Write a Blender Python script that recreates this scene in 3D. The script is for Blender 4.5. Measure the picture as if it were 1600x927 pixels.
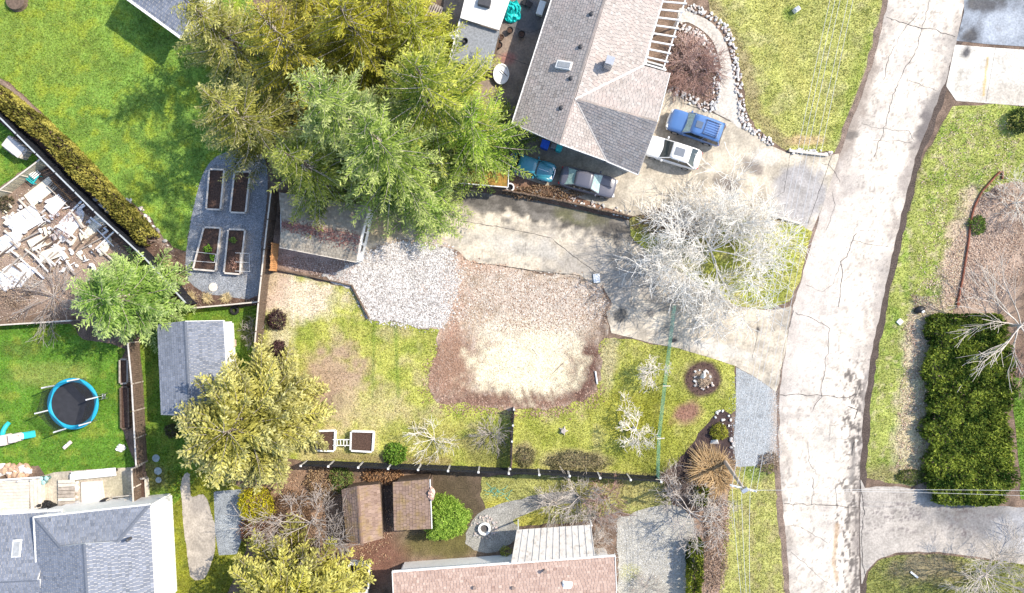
import bpy, bmesh, math, random
import numpy as np
from mathutils import Vector, Matrix
for o in list(bpy.data.objects): bpy.data.objects.remove(o)
R = math.radians
SC = bpy.context.scene
COL = SC.collection
# ---------------------------------------------------------------- camera, sky, sun, exposure
CAMH = 57.0          # drone height in metres
PXM = 18.71          # photograph pixels per metre on the ground
cam_d = bpy.data.cameras.new('camera'); cam = bpy.data.objects.new('camera', cam_d); COL.objects.link(cam)
cam.location = (0, 0, CAMH); cam.rotation_euler = (0, 0, 0)
cam_d.sensor_width = 36; cam_d.lens = 36 * CAMH * PXM / 1600.0
cam_d.clip_end = 2000; cam_d.clip_start = 1
SC.camera = cam
SUN_EL, SUN_AZ = 42.0, math.degrees(math.atan2(0.92, 0.38))     # azimuth clockwise from +Y
w = bpy.data.worlds.new('World'); SC.world = w; w.use_nodes = True
wn = w.node_tree.nodes; wl = w.node_tree.links
sky = wn.new('ShaderNodeTexSky'); sky.sky_type = 'NISHITA'; sky.sun_disc = False
sky.sun_elevation = R(SUN_EL); sky.sun_rotation = R(SUN_AZ)
wl.new(sky.outputs[0], wn['Background'].inputs[0]); wn['Background'].inputs[1].default_value = 0.15
sd = bpy.data.lights.new('sun', 'SUN'); sd.energy = 3.2; sd.angle = R(0.6); sd.color = (1, 0.91, 0.78)
sun = bpy.data.objects.new('sun', sd); COL.objects.link(sun); sun.location = (30, 12, 40)
az = R(SUN_AZ); el = R(SUN_EL)
sdir = Vector((math.sin(az) * math.cos(el), math.cos(az) * math.cos(el), math.sin(el)))
sun.rotation_euler = sdir.to_track_quat('Z', 'Y').to_euler()
SC.view_settings.view_transform = 'Standard'; SC.view_settings.look = 'None'
SC.view_settings.gamma = 1; SC.view_settings.use_curve_mapping = False
SC.view_settings.exposure = 1.05

# ---------------------------------------------------------------- helpers
rng = np.random.default_rng(11); random.seed(11)
def P(px, py, z=0.0):
    k = (CAMH - z) / (CAMH * PXM)
    return Vector(((px - 800) * k, (463.5 - py) * k, z))
def PX(x, y): return 800 + x * PXM, 463.5 - y * PXM
_T = np.random.default_rng(3).random((256, 256))
def vnoise(x, y, s=0):
    x = np.asarray(x, float) + 37.3 * s; y = np.asarray(y, float) + 91.7 * s
    xi = np.floor(x).astype(int); yi = np.floor(y).astype(int); fx = x - xi; fy = y - yi
    fx = fx * fx * (3 - 2 * fx); fy = fy * fy * (3 - 2 * fy)
    g = lambda a, b: _T[a & 255, b & 255]
    return (g(xi, yi) * (1 - fx) + g(xi + 1, yi) * fx) * (1 - fy) + (g(xi, yi + 1) * (1 - fx) + g(xi + 1, yi + 1) * fx) * fy
def fbm(x, y, s=0, o=4):
    a = 0; t = 0
    for k in range(o):
        a = a + vnoise(x * 2 ** k, y * 2 ** k, s + k) / 2 ** k; t += 1 / 2 ** k
    return a / t

def tag(o, label=None, cat=None, group=None, kind=None):
    if label: o['label'] = label
    if cat: o['category'] = cat
    if group: o['group'] = group
    if kind: o['kind'] = kind
    return o
def thing(name, loc, label, cat, rz=0.0, group=None):
    o = bpy.data.objects.new(name, None); COL.objects.link(o); o.empty_display_size = .2
    o.location = loc; o.rotation_euler = (0, 0, rz)
    return tag(o, label, cat, group)
def root_of(o):
    while o.parent: o = o.parent
    return o
class MB:
    """collects shapes; vertices in world space unless built with local=True"""
    def __init__(s): s.v = []; s.f = []
    def add(s, vs, fs):
        n = len(s.v); s.v += [tuple(p) for p in vs]; s.f += [tuple(i + n for i in f) for f in fs]; return s
    def box(s, c, size, rz=0.0, rx=0.0, ry=0.0, taper=1.0):
        m = Matrix.Translation(c) @ Matrix.Rotation(rz, 4, 'Z') @ Matrix.Rotation(ry, 4, 'Y') @ Matrix.Rotation(rx, 4, 'X')
        a, b, d = [q / 2 for q in size]
        vs = [m @ Vector((x * (taper if z > 0 else 1), y * (taper if z > 0 else 1), z)) for z in (-d, d) for x, y in ((-a, -b), (a, -b), (a, b), (-a, b))]
        return s.add(vs, [(3, 2, 1, 0), (4, 5, 6, 7), (0, 1, 5, 4), (1, 2, 6, 5), (2, 3, 7, 6), (3, 0, 4, 7)])
    def beam(s, p, q, w, h, up=(0, 0, 1)):
        p = Vector(p); q = Vector(q); d = (q - p).normalized(); u = Vector(up)
        if abs(d.dot(u)) > .98: u = Vector((1, 0, 0))
        a = d.cross(u).normalized() * w / 2; b = a.cross(d).normalized() * h / 2
        vs = [e + x * a + y * b for e in (p, q) for x, y in ((-1, -1), (1, -1), (1, 1), (-1, 1))]
        return s.add(vs, [(0, 1, 2, 3), (7, 6, 5, 4), (0, 4, 5, 1), (1, 5, 6, 2), (2, 6, 7, 3), (3, 7, 4, 0)])
    def prism(s, poly, z0, z1):
        n = len(poly)
        vs = [(p[0], p[1], z0) for p in poly] + [(p[0], p[1], z1) for p in poly]
        return s.add(vs, [tuple(range(n))[::-1], tuple(range(n, 2 * n))] + [(i, (i + 1) % n, n + (i + 1) % n, n + i) for i in range(n)])
    def slab(s, poly3, t):
        n = len(poly3); vs = [Vector(p) for p in poly3]; vs = vs + [p - Vector((0, 0, t)) for p in vs]
        return s.add(vs, [tuple(range(n)), tuple(range(n, 2 * n))[::-1]] + [(i, n + i, n + (i + 1) % n, (i + 1) % n) for i in range(n)])
    def lathe(s, c, prof, n=20, sx=1, sy=1, rz=0):
        c = Vector(c); vs = []; fs = []; m = len(prof); cr, sr = math.cos(rz), math.sin(rz)
        for r, z in prof:
            for k in range(n):
                a = 2 * math.pi * k / n; x = r * math.cos(a) * sx; y = r * math.sin(a) * sy
                vs.append(c + Vector((x * cr - y * sr, x * sr + y * cr, z)))
        for j in range(m - 1):
            for k in range(n):
                fs.append((j * n + k, j * n + (k + 1) % n, (j + 1) * n + (k + 1) % n, (j + 1) * n + k))
        fs.append(tuple(range(n))[::-1]); fs.append(tuple(range((m - 1) * n, m * n)))
        return s.add(vs, fs)
    def tube(s, pts, rs, n=8):
        pts = [Vector(p) for p in pts]; vs = []; fs = []
        if not hasattr(rs, '__len__'): rs = [rs] * len(pts)
        for i, p in enumerate(pts):
            d = (pts[min(i + 1, len(pts) - 1)] - pts[max(i - 1, 0)]).normalized()
            u = Vector((0, 0, 1)) if abs(d.z) < .9 else Vector((1, 0, 0))
            a = d.cross(u).normalized(); b = a.cross(d)
            for k in range(n):
                t = 2 * math.pi * k / n; vs.append(p + rs[i] * (math.cos(t) * a + math.sin(t) * b))
        for i in range(len(pts) - 1):
            for k in range(n): fs.append((i * n + k, i * n + (k + 1) % n, (i + 1) * n + (k + 1) % n, (i + 1) * n + k))
        fs.append(tuple(range(n))[::-1]); fs.append(tuple(range((len(pts) - 1) * n, len(pts) * n)))
        return s.add(vs, fs)
    def mesh(s, name, off=None):
        me = bpy.data.meshes.new(name); v = s.v
        if off is not None: v = [tuple(off @ Vector(p)) for p in v]
        me.from_pydata(v, [], s.f); me.update()
        return me
def build(name, mb, mat, parent=None, smooth=False, local=False, bevel=0):
    if parent is not None and not local:
        r = root_of(parent)
        off = (Matrix.Translation(r.location) @ Matrix.Rotation(r.rotation_euler.z, 4, 'Z')).inverted()
        me = mb.mesh(name, off); loc = None
    elif parent is None and not local:
        a = np.array(mb.v); c = Vector(((a[:, 0].min() + a[:, 0].max()) / 2, (a[:, 1].min() + a[:, 1].max()) / 2, a[:, 2].min()))
        me = mb.mesh(name, Matrix.Translation(-c)); loc = c
    else:
        me = mb.mesh(name); loc = None
    bm = bmesh.new(); bm.from_mesh(me); bmesh.ops.recalc_face_normals(bm, faces=bm.faces)
    if bevel: bmesh.ops.bevel(bm, geom=bm.edges[:], offset=bevel, segments=1, affect='EDGES')
    bm.to_mesh(me); bm.free()
    if smooth:
        for p in me.polygons: p.use_smooth = True
    o = bpy.data.objects.new(name, me); COL.objects.link(o)
    if loc is not None: o.location = loc
    if parent: o.parent = parent
    if mat: me.materials.append(mat)
    return o
def place(name, me, parent, loc, rot=(0, 0, 0), scale=(1, 1, 1)):
    """an object that shares mesh data; loc in world space"""
    o = bpy.data.objects.new(name, me); COL.objects.link(o); o.scale = scale
    loc = Vector(loc)
    if parent is not None:
        r = root_of(parent); o.parent = parent
        inv = (Matrix.Translation(r.location) @ Matrix.Rotation(r.rotation_euler.z, 4, 'Z')).inverted()
        o.location = inv @ loc; o.rotation_euler = (rot[0], rot[1], rot[2] - r.rotation_euler.z)
    else:
        o.location = loc; o.rotation_euler = rot
    return o
def np_obj(name, V, F, mat, col=None, dom='FACE', parent=None, smooth=False):
    V = np.asarray(V, np.float32); F = np.asarray(F, np.int32)
    org = np.array([0, 0, 0], np.float32)
    if parent is not None: V = V - np.array(root_of(parent).location, np.float32)
    else:
        org = np.array([(V[:, 0].min() + V[:, 0].max()) / 2, (V[:, 1].min() + V[:, 1].max()) / 2, 0], np.float32); V = V - org
    me = bpy.data.meshes.new(name); M_, k = F.shape
    me.vertices.add(len(V)); me.vertices.foreach_set('co', V.ravel())
    me.loops.add(M_ * k); me.loops.foreach_set('vertex_index', F.ravel())
    me.polygons.add(M_); me.polygons.foreach_set('loop_start', np.arange(0, M_ * k, k, dtype=np.int32))
    if smooth: me.polygons.foreach_set('use_smooth', np.ones(M_, bool))
    if col is not None:
        a = me.attributes.new('Col', 'FLOAT_COLOR', dom)
        c4 = np.ones((len(col), 4), np.float32); c4[:, :3] = np.clip(col, 0.003, .9); a.data.foreach_set('color', c4.ravel())
    me.update(calc_edges=True); me.materials.append(mat)
    o = bpy.data.objects.new(name, me); COL.objects.link(o); o.location = org
    if parent is not None: o.parent = parent; o.location = (0, 0, 0)
    return o

# ---------------------------------------------------------------- materials
MATS = {}
def mat(name, col=(.5, .5, .5), rough=.8, var=.2, scale=4.0, bump=.0, bscale=25.0, attr=False, metal=0.0, spec=.3,
        trans=0.0, fine=0.0, fscale=40.0, stain=None, sscale=1.5, alpha=1.0, coat=0.0, bdist=.02):
    if name in MATS: return MATS[name]
    m = bpy.data.materials.new(name); m.use_nodes = True; N = m.node_tree.nodes; L = m.node_tree.links
    b = N['Principled BSDF']; b.inputs['Roughness'].default_value = rough; b.inputs['Metallic'].default_value = metal
    b.inputs['Specular IOR Level'].default_value = spec; b.inputs['Coat Weight'].default_value = coat
    tc = N.new('ShaderNodeTexCoord')
    if attr:
        a = N.new('ShaderNodeAttribute'); a.attribute_name = 'Col'; c = a.outputs['Color']
    else:
        a = N.new('ShaderNodeRGB'); a.outputs[0].default_value = (*col, 1); c = a.outputs[0]
    def mul(c, sc, amp, det):
        n = N.new('ShaderNodeTexNoise'); n.inputs['Scale'].default_value = sc; n.inputs['Detail'].default_value = det; n.inputs['Roughness'].default_value = .65
        L.new(tc.outputs['Object'], n.inputs['Vector'])
        mr = N.new('ShaderNodeMapRange'); mr.inputs[1].default_value = .3; mr.inputs[2].default_value = .7
        mr.inputs[3].default_value = 1 - amp; mr.inputs[4].default_value = 1 + amp; L.new(n.outputs['Fac'], mr.inputs[0])
        x = N.new('ShaderNodeVectorMath'); x.operation = 'SCALE'; L.new(c, x.inputs[0]); L.new(mr.outputs[0], x.inputs['Scale'])
        return x.outputs[0]
    if var: c = mul(c, scale, var, 5)
    if fine: c = mul(c, fscale, fine, 2)
    if stain:
        n = N.new('ShaderNodeTexNoise'); n.inputs['Scale'].default_value = sscale; n.inputs['Detail'].default_value = 8; n.inputs['Roughness'].default_value = .7
        L.new(tc.outputs['Object'], n.inputs['Vector'])
        mr = N.new('ShaderNodeMapRange'); mr.inputs[1].default_value = .52; mr.inputs[2].default_value = .68; mr.inputs[4].default_value = stain[3]
        L.new(n.outputs['Fac'], mr.inputs[0])
        x = N.new('ShaderNodeMix'); x.data_type = 'RGBA'; L.new(mr.outputs[0], x.inputs[0]); L.new(c, x.inputs[6]); x.inputs[7].default_value = (*stain[:3], 1)
        c = x.outputs[2]
    L.new(c, b.inputs['Base Color'])
    if bump:
        n = N.new('ShaderNodeTexNoise'); n.inputs['Scale'].default_value = bscale; n.inputs['Detail'].default_value = 4
        L.new(tc.outputs['Object'], n.inputs['Vector'])
        bp = N.new('ShaderNodeBump'); bp.inputs['Strength'].default_value = bump; bp.inputs['Distance'].default_value = bdist
        L.new(n.outputs['Fac'], bp.inputs['Height']); L.new(bp.outputs[0], b.inputs['Normal'])
    if trans:
        t = N.new('ShaderNodeBsdfTranslucent'); L.new(c, t.inputs['Color'])
        x = N.new('ShaderNodeMixShader'); x.inputs[0].default_value = trans; L.new(b.outputs[0], x.inputs[1]); L.new(t.outputs[0], x.inputs[2])
        L.new(x.outputs[0], N['Material Output'].inputs[0])
    if alpha < 1: b.inputs['Alpha'].default_value = alpha
    MATS[name] = m; return m
m_ground = mat('soil', attr=True, rough=.95, var=.22, scale=1.2, fine=.4, fscale=9, bump=.7, bscale=9, bdist=.05)
m_grass = mat('turf', attr=True, rough=.9, var=.2, scale=1.3, fine=.35, fscale=7, bump=.6, bscale=12, bdist=.04)
m_blade = mat('grass_blade', attr=True, rough=.8, var=0, trans=.3, spec=.08)
m_leaf = mat('leaf', attr=True, rough=.75, var=0, trans=.25, spec=.08)
m_litter = mat('dead_leaf', attr=True, rough=.8, var=0, trans=.15)
m_stone = mat('stone', attr=True, rough=.9, var=.15, scale=6)
m_conc = mat('concrete', attr=True, rough=.88, var=.2, scale=.8, fine=.22, fscale=6, bump=.3, bscale=30, stain=(.17, .155, .135, .55), sscale=.5)
m_road = mat('worn_road', attr=True, rough=.9, var=.14, scale=.6, fine=.16, fscale=9, bump=.4, bscale=30, stain=(.24, .21, .18, .5), sscale=.55)
m_gravel = mat('gravel', attr=True, rough=.95, var=.15, scale=1.5, fine=.5, fscale=14, bump=.9, bscale=16, bdist=.05)
m_bark_d = mat('dark_bark', (.10, .075, .055), .9, .3, 6, .5, 12)
m_bark_p = mat('pale_bark', (.56, .50, .44), .85, .3, 5, .3, 14)
m_bark_g = mat('grey_bark', (.42, .37, .33), .9, .3, 5, .3, 14)
m_bark_r = mat('red_bark', (.38, .24, .20), .9, .3, 5)
m_bark_b = mat('brown_bark', (.24, .18, .15), .9, .3, 5)
m_white = mat('white_paint', (.78, .77, .74), .6, .06, 2, stain=(.45, .42, .38, .25), sscale=1.3)
m_trim = mat('white_trim', (.75, .74, .71), .6, .06, 3)
m_palewood = mat('pale_weathered_wood', (.58, .52, .44), .85, .2, 3, .3, 20)
m_wood = mat('brown_wood', (.135, .095, .068), .85, .45, 5, .4, 18)
m_greywood = mat('grey_wood', (.36, .31, .26), .85, .3, 3, .4, 18)
m_orange_wood = mat('orange_wood', (.5, .25, .1), .8, .3, 3, .4, 18)
m_black = mat('black_boards', (.018, .02, .026), .6, .3, 3, .2, 14)
m_blackp = mat('black_plastic', (.02, .02, .022), .45, .2, 3)
m_dark = mat('dark_metal', (.06, .06, .065), .5, .2, 4)
m_metal = mat('bare_metal', (.6, .6, .6), .35, .1, 3, metal=.9)
m_soilbed = mat('bed_soil', (.085, .05, .036), .95, .45, 8, .9, 14, bdist=.06)
m_teal = mat('teal_plastic', (.03, .42, .42), .45, .1, 2)
m_blue = mat('blue_plastic', (.02, .10, .55), .4, .1, 2)
m_glass = mat('dark_glass', (.02, .03, .035), .06, 0, spec=.8)
m_glass_p = mat('pale_glass', (.33, .46, .42), .08, .3, 6, spec=.8)
m_tyre = mat('tyre_rubber', (.02, .02, .02), .8, .1)
m_rim = mat('wheel_rim', (.55, .55, .56), .35, .05, metal=.7)
m_chrome = mat('chrome', (.75, .75, .76), .15, 0, metal=1)
m_lamp_w = mat('lamp_glass', (.75, .75, .72), .15, 0)
m_lamp_r = mat('red_lamp', (.45, .02, .02), .2, 0)
# ---------------------------------------------------------------- ground zones
def smooth_poly(pts, n=6):
    out = []; N_ = len(pts)
    for i in range(N_):
        p0, p1, p2, p3 = [np.array(pts[(i + k - 1) % N_], float) for k in range(4)]
        for t in np.linspace(0, 1, n, endpoint=False):
            out.append(.5 * ((2 * p1) + (-p0 + p2) * t + (2 * p0 - 5 * p1 + 4 * p2 - p3) * t * t + (-p0 + 3 * p1 - 3 * p2 + p3) * t ** 3))
    return np.array(out)
def jit_poly(pts, amp, step=8):
    out = []; pts = np.array(pts, float)
    for i in range(len(pts)):
        a = pts[i]; b = pts[(i + 1) % len(pts)]; n = max(1, int(np.hypot(*(b - a)) / step))
        for k in range(n):
            p = a + (b - a) * k / n
            q = p + amp * (np.array([vnoise(p[0] / 11, p[1] / 11, 5), vnoise(p[0] / 11, p[1] / 11, 9)]) - .5) * 2
            out.append(q)
    return np.array(out)
def inside(x, y, poly):
    x = np.asarray(x); r = np.zeros(x.shape, bool); n = len(poly)
    for i in range(n):
        x1, y1 = poly[i]; x2, y2 = poly[(i + 1) % n]
        if y1 == y2: continue
        c = ((y1 > y) != (y2 > y)); r ^= c & (x < (x2 - x1) * (y - y1) / (y2 - y1) + x1)
    return r
def blob(px, py, cx, cy, rx, ry=None, rot=0, soft=.35, ns=.35, seed=1):
    ry = ry or rx; c, s = math.cos(R(rot)), math.sin(R(rot)); dx = px - cx; dy = py - cy
    u = (dx * c + dy * s) / rx; v = (-dx * s + dy * c) / ry
    d = np.sqrt(u * u + v * v) + ns * 2 * (fbm(px / 14, py / 14, seed, 4) - .5)
    return np.clip((1 + soft - d) / (2 * soft), 0, 1)
def line_w(px, py, pts, width, soft=.5, ns=.4, seed=2):
    d = np.full(px.shape, 1e9)
    for (x1, y1), (x2, y2) in zip(pts[:-1], pts[1:]):
        L2 = (x2 - x1) ** 2 + (y2 - y1) ** 2; t = np.clip(((px - x1) * (x2 - x1) + (py - y1) * (y2 - y1)) / L2, 0, 1)
        d = np.minimum(d, np.hypot(px - x1 - t * (x2 - x1), py - y1 - t * (y2 - y1)))
    d = d / width + ns * 2 * (fbm(px / 10, py / 10, seed, 3) - .5)
    return np.clip((1 + soft - d) / (2 * soft), 0, 1)
def mixc(C, w, col): return C * (1 - w[:, None]) + np.array(col)[None] * w[:, None]
def base(px, col, a=.2, s=20, seed=4, py=None):
    f = 1 + a * 2 * (fbm(px / s, py / s, seed, 4) - .5); return np.array(col)[None] * f[:, None]
ZPOLY = {}
def zone(name, poly, z, colf, m, step=.15, jit=0, smooth=0, label=None):
    poly = np.array(poly, float)
    if smooth: poly = smooth_poly(poly, smooth)
    if jit: poly = jit_poly(poly, jit)
    wp = np.stack([(poly[:, 0] - 800) / PXM, (463.5 - poly[:, 1]) / PXM], 1)
    x0, y0 = wp.min(0) - step; x1, y1 = wp.max(0) + step
    xs = np.arange(x0, x1 + step, step); ys = np.arange(y0, y1 + step, step); nx, ny = len(xs), len(ys)
    X, Y = np.meshgrid(xs, ys); cx = (X[:-1, :-1] + step / 2); cy = (Y[:-1, :-1] + step / 2)
    sel = inside(cx, cy, wp)
    idx = np.arange(nx * ny).reshape(ny, nx)
    F = np.stack([idx[:-1, :-1][sel], idx[:-1, 1:][sel], idx[1:, 1:][sel], idx[1:, :-1][sel]], 1)
    cnt = np.zeros(nx * ny, int); np.add.at(cnt, F.ravel(), 1)
    V = np.stack([X.ravel(), Y.ravel()], 1)
    bi = np.where((cnt > 0) & (cnt < 4))[0]
    B = V[bi]; best = np.full(len(bi), 1e9); bp = B.copy()
    for i in range(len(wp)):
        a = wp[i]; b = wp[(i + 1) % len(wp)]; ab = b - a; L2 = ab @ ab
        if L2 < 1e-12: continue
        t = np.clip(((B - a) @ ab) / L2, 0, 1); q = a + t[:, None] * ab; d = np.hypot(*(q - B).T); k = d < best
        best[k] = d[k]; bp[k] = q[k]
    V[bi] = bp
    use = np.where(cnt > 0)[0]; rm = -np.ones(nx * ny, int); rm[use] = np.arange(len(use))
    V = V[use]; F = rm[F]; pxx, pyy = PX(V[:, 0], V[:, 1])
    C = colf(pxx, pyy); Z = np.full(len(V), z)
    o = np_obj(name, np.column_stack([V, Z]), F, m, C, 'POINT'); o['kind'] = 'structure'
    if label: o['label'] = label
    ZPOLY[o.name] = (poly, colf, z)
    return o
G_GRN = (.085, .19, .022); G_YEL = (.27, .29, .05); G_OLV = (.20, .20, .06); G_DRY = (.42, .36, .20)
SOIL = (.13, .09, .065); LITTER = (.50, .39, .32); PINK = (.38, .285, .22); DARK = (.05, .04, .033)

# base ground
def c_ground(px, py):
    C = base(px, SOIL, .45, 16, 4, py)
    C = mixc(C, np.clip((fbm(px / 9, py / 9, 8, 4) - .42) * 4, 0, 1) * .6, (.27, .19, .14))
    C = mixc(C, blob(px, py, 470, 790, 100, 70) * .6, (.30, .19, .12))           # brown leafy yard
    C = mixc(C, blob(px, py, 1540, 400, 60, 120, 10), PINK)                       # pink leaf litter
    C = mixc(C, blob(px, py, 1450, 600, 45, 160, -8) * .9, LITTER)
    C = mixc(C, blob(px, py, 1120, 850, 30, 110) * .7, (.33, .23, .17))
    C = mixc(C, blob(px, py, 80, 390, 110, 90) * .8, (.36, .27, .21))             # rubble yard
    C = mixc(C, blob(px, py, 700, 790, 60, 70) * .85, (.07, .055, .03))           # damp mossy yard
    C = mixc(C, blob(px, py, 690, 850, 70, 22) * .7, (.12, .11, .03))
    C = mixc(C, blob(px, py, 590, 870, 40, 40) * .8, (.17, .08, .055))
    C = mixc(C, blob(px, py, 870, 310, 110, 22, 12) * .8, (.21, .12, .08))
    C = mixc(C, blob(px, py, 480, 400, 60, 25, 10), (.40, .29, .24))              # mulch strip below garage
    C = mixc(C, blob(px, py, 270, 420, 40, 60, -40) * .7, (.11, .07, .05))
    return C
zone('ground', [(-120, -110), (1720, -110), (1720, 1040), (-120, 1040)], 0, c_ground, m_ground, .3)
outer = MB()
for (a, b, c, d) in ((-400, -400, 400, -31.0), (-400, 30.6, 400, 400), (-400, -31.0, -49.0, 30.6), (49.0, -31.0, 400, 30.6)):
    outer.add([(a, b, -.02), (c, b, -.02), (c, d, -.02), (a, d, -.02)], [(0, 1, 2, 3)])
tag(build('surrounding_ground', outer, mat('far_grass', (.13, .16, .045), .95, .4, .12, .3, 4)), kind='structure')

def c_nw(px, py):
    C = base(px, (.17, .275, .045), .4, 22, 3, py)
    C = mixc(C, np.clip((fbm(px / 9, py / 9, 70, 4) - .6) * 6, 0, 1) * .5, (.08, .16, .02))
    C = mixc(C, np.clip((fbm(px / 17, py / 17, 21, 4) - .52) * 5, 0, 1) * .7, (.30, .36, .035))
    C = mixc(C, blob(px, py, 60, 60, 110, 80) * .4, (.22, .27, .04))
    return C
zone('lawn', [(-120, -110), (330, -110), (430, 60), (400, 250), (345, 243), (318, 275), (303, 320), (291, 392), (268, 385), (232, 338), (208, 318), (185, 302), (130, 250), (90, 203), (40, 150), (0, 121), (-120, 60)], .010, c_nw, m_grass, jit=2.5, label='bright green lawn beside the raised bed garden')
def c_w(px, py):
    C = base(px, (.10, .21, .022), .35, 18, 5, py)
    C = mixc(C, np.clip((fbm(px / 15, py / 15, 31, 4) - .52) * 4, 0, 1) * .55, (.29, .33, .05))
    C = mixc(C, blob(px, py, 80, 585, 60, 20) * .4, (.33, .34, .10))
    C = mixc(C, blob(px, py, 35, 545, 30, 15) * .35, (.10, .09, .03))
    return C
zone('lawn', [(-120, 508), (110, 506), (130, 530), (180, 540), (196, 545), (190, 560), (190, 670), (212, 725), (205, 731), (110, 736), (70, 742), (60, 727), (-120, 735)], .010, c_w, m_grass, jit=2, label='green lawn round the trampoline')
zone('lawn', [(-120, 120), (0, 190), (60, 248), (-5, 296), (-120, 330)], .010, c_w, m_grass, jit=2, label='green lawn strip beside the storage chest')
def c_side(px, py):
    C = base(px, (.11, .20, .022), .35, 16, 6, py)
    C = mixc(C, np.clip((fbm(px / 13, py / 13, 41, 4) - .5) * 4, 0, 1) * .5, (.24, .27, .04))
    C = mixc(C, blob(px, py, 235, 745, 35, 22) * .7, (.13, .11, .05))
    C = mixc(C, blob(px, py, 390, 520, 14, 22) * .5, (.14, .09, .06))
    return C
zone('lawn', [(222, 520), (260, 490), (296, 482), (402, 478), (400, 560), (380, 640), (300, 760), (268, 790), (232, 785), (226, 700), (214, 560)], .010, c_side, m_grass, jit=2, label='green side yard grass round the grey roofed shed')
def c_moss(px, py):
    C = base(px, (.19, .20, .02), .4, 14, 7, py); return mixc(C, np.clip((fbm(px / 11, py / 11, 51) - .5) * 4, 0, 1) * .5, (.09, .12, .02))
zone('moss_strip', [(262, 735), (345, 735), (385, 770), (385, 860), (340, 960), (262, 960)], .006, c_moss, m_grass, jit=2, label='mossy strip along the white house wall')
def c_mid(px, py):
    C = base(px, (.38, .385, .09), .3, 18, 9, py)
    C = mixc(C, np.clip((fbm(px / 20, py / 20, 61, 4) - .5) * 5, 0, 1) * .6, (.19, .25, .03))
    C = mixc(C, np.clip((fbm(px / 26, py / 26, 66, 5) - .5) * 5, 0, 1) * .55, (.46, .38, .22))
    C = mixc(C, blob(px, py, 470, 465, 60, 32, 5, ns=.6) * .95, (.64, .55, .42))
    C = mixc(C, blob(px, py, 425, 440, 24, 40, ns=.5) * .8, (.45, .33, .25))
    C = mixc(C, blob(px, py, 440, 540, 20, 50) * .6, (.55, .47, .36))
    C = mixc(C, blob(px, py, 520, 600, 48, 60, 20, ns=.6) * .9, (.36, .25, .18))
    C = mixc(C, blob(px, py, 525, 628, 17, 15) * .7, (.15, .10, .085))
    C = mixc(C, blob(px, py, 575, 640, 55, 35, ns=.6) * .55, (.50, .42, .22))
    C = mixc(C, line_w(px, py, [(618, 505), (622, 620)], 3) * .5, (.10, .18, .02))
    C = mixc(C, line_w(px, py, [(585, 505), (582, 620)], 2.5) * .4, (.10, .18, .02))
    C = mixc(C, line_w(px, py, [(500, 711), (600, 718), (700, 722)], 6) * .6, (.20, .13, .09))
    C = mixc(C, blob(px, py, 690, 690, 60, 35, ns=.6) * .4, (.36, .30, .10))
    C = mixc(C, blob(px, py, 760, 700, 40, 25, ns=.6) * .6, (.16, .16, .05))
    return C
zone('lawn', [(414, 428), (430, 424), (550, 450), (578, 498), (640, 508), (690, 512), (680, 560), (672, 610), (690, 626), (740, 632), (800, 638), (797, 735), (700, 730), (480, 725), (400, 700), (398, 560)], .010, c_mid, m_grass, jit=3, label='patchy yellow green back lawn beside the excavated dirt')
def c_mide(px, py):
    C = base(px, (.36, .365, .08), .3, 18, 10, py)
    C = mixc(C, np.clip((fbm(px / 24, py / 24, 67, 5) - .52) * 5, 0, 1) * .45, (.42, .36, .18))
    C = mixc(C, np.clip((fbm(px / 22, py / 22, 71, 4) - .5) * 5, 0, 1) * .6, (.21, .24, .03))
    C = mixc(C, blob(px, py, 1000, 650, 60, 45, ns=.6) * .6, (.25, .24, .02))
    C = mixc(C, blob(px, py, 1030, 710, 40, 40, ns=.6) * .5, (.20, .22, .02))
    C = mixc(C, blob(px, py, 1098, 592, 29, 29, ns=.12, soft=.12), (.09, .055, .045))
    C = mixc(C, blob(px, py, 1098, 592, 13, 12, ns=.4), (.45, .36, .27))
    C = mixc(C, blob(px, py, 1074, 646, 24, 15, -25, ns=.4), (.24, .13, .09))
    C = mixc(C, blob(px, py, 952, 560, 14, 45, 5, ns=.5) * .6, (.45, .37, .27))
    C = mixc(C, blob(px, py, 820, 712, 17, 18, ns=.3) * .8, (.27, .20, .14))
    C = mixc(C, blob(px, py, 900, 720, 52, 16, 3, ns=.25) * .8, (.26, .20, .14))
    C = mixc(C, line_w(px, py, [(805, 735), (950, 740), (1030, 745)], 4) * .5, (.25, .19, .12))
    return C
zone('lawn', [(804, 640), (880, 634), (922, 618), (936, 585), (932, 540), (945, 528), (985, 530), (1060, 545), (1100, 556), (1148, 570), (1150, 640), (1120, 668), (1060, 720), (1032, 745), (800, 738)], .010, c_mide, m_grass, jit=2, label='mossy yellow green front lawn with pruned trees')
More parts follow.
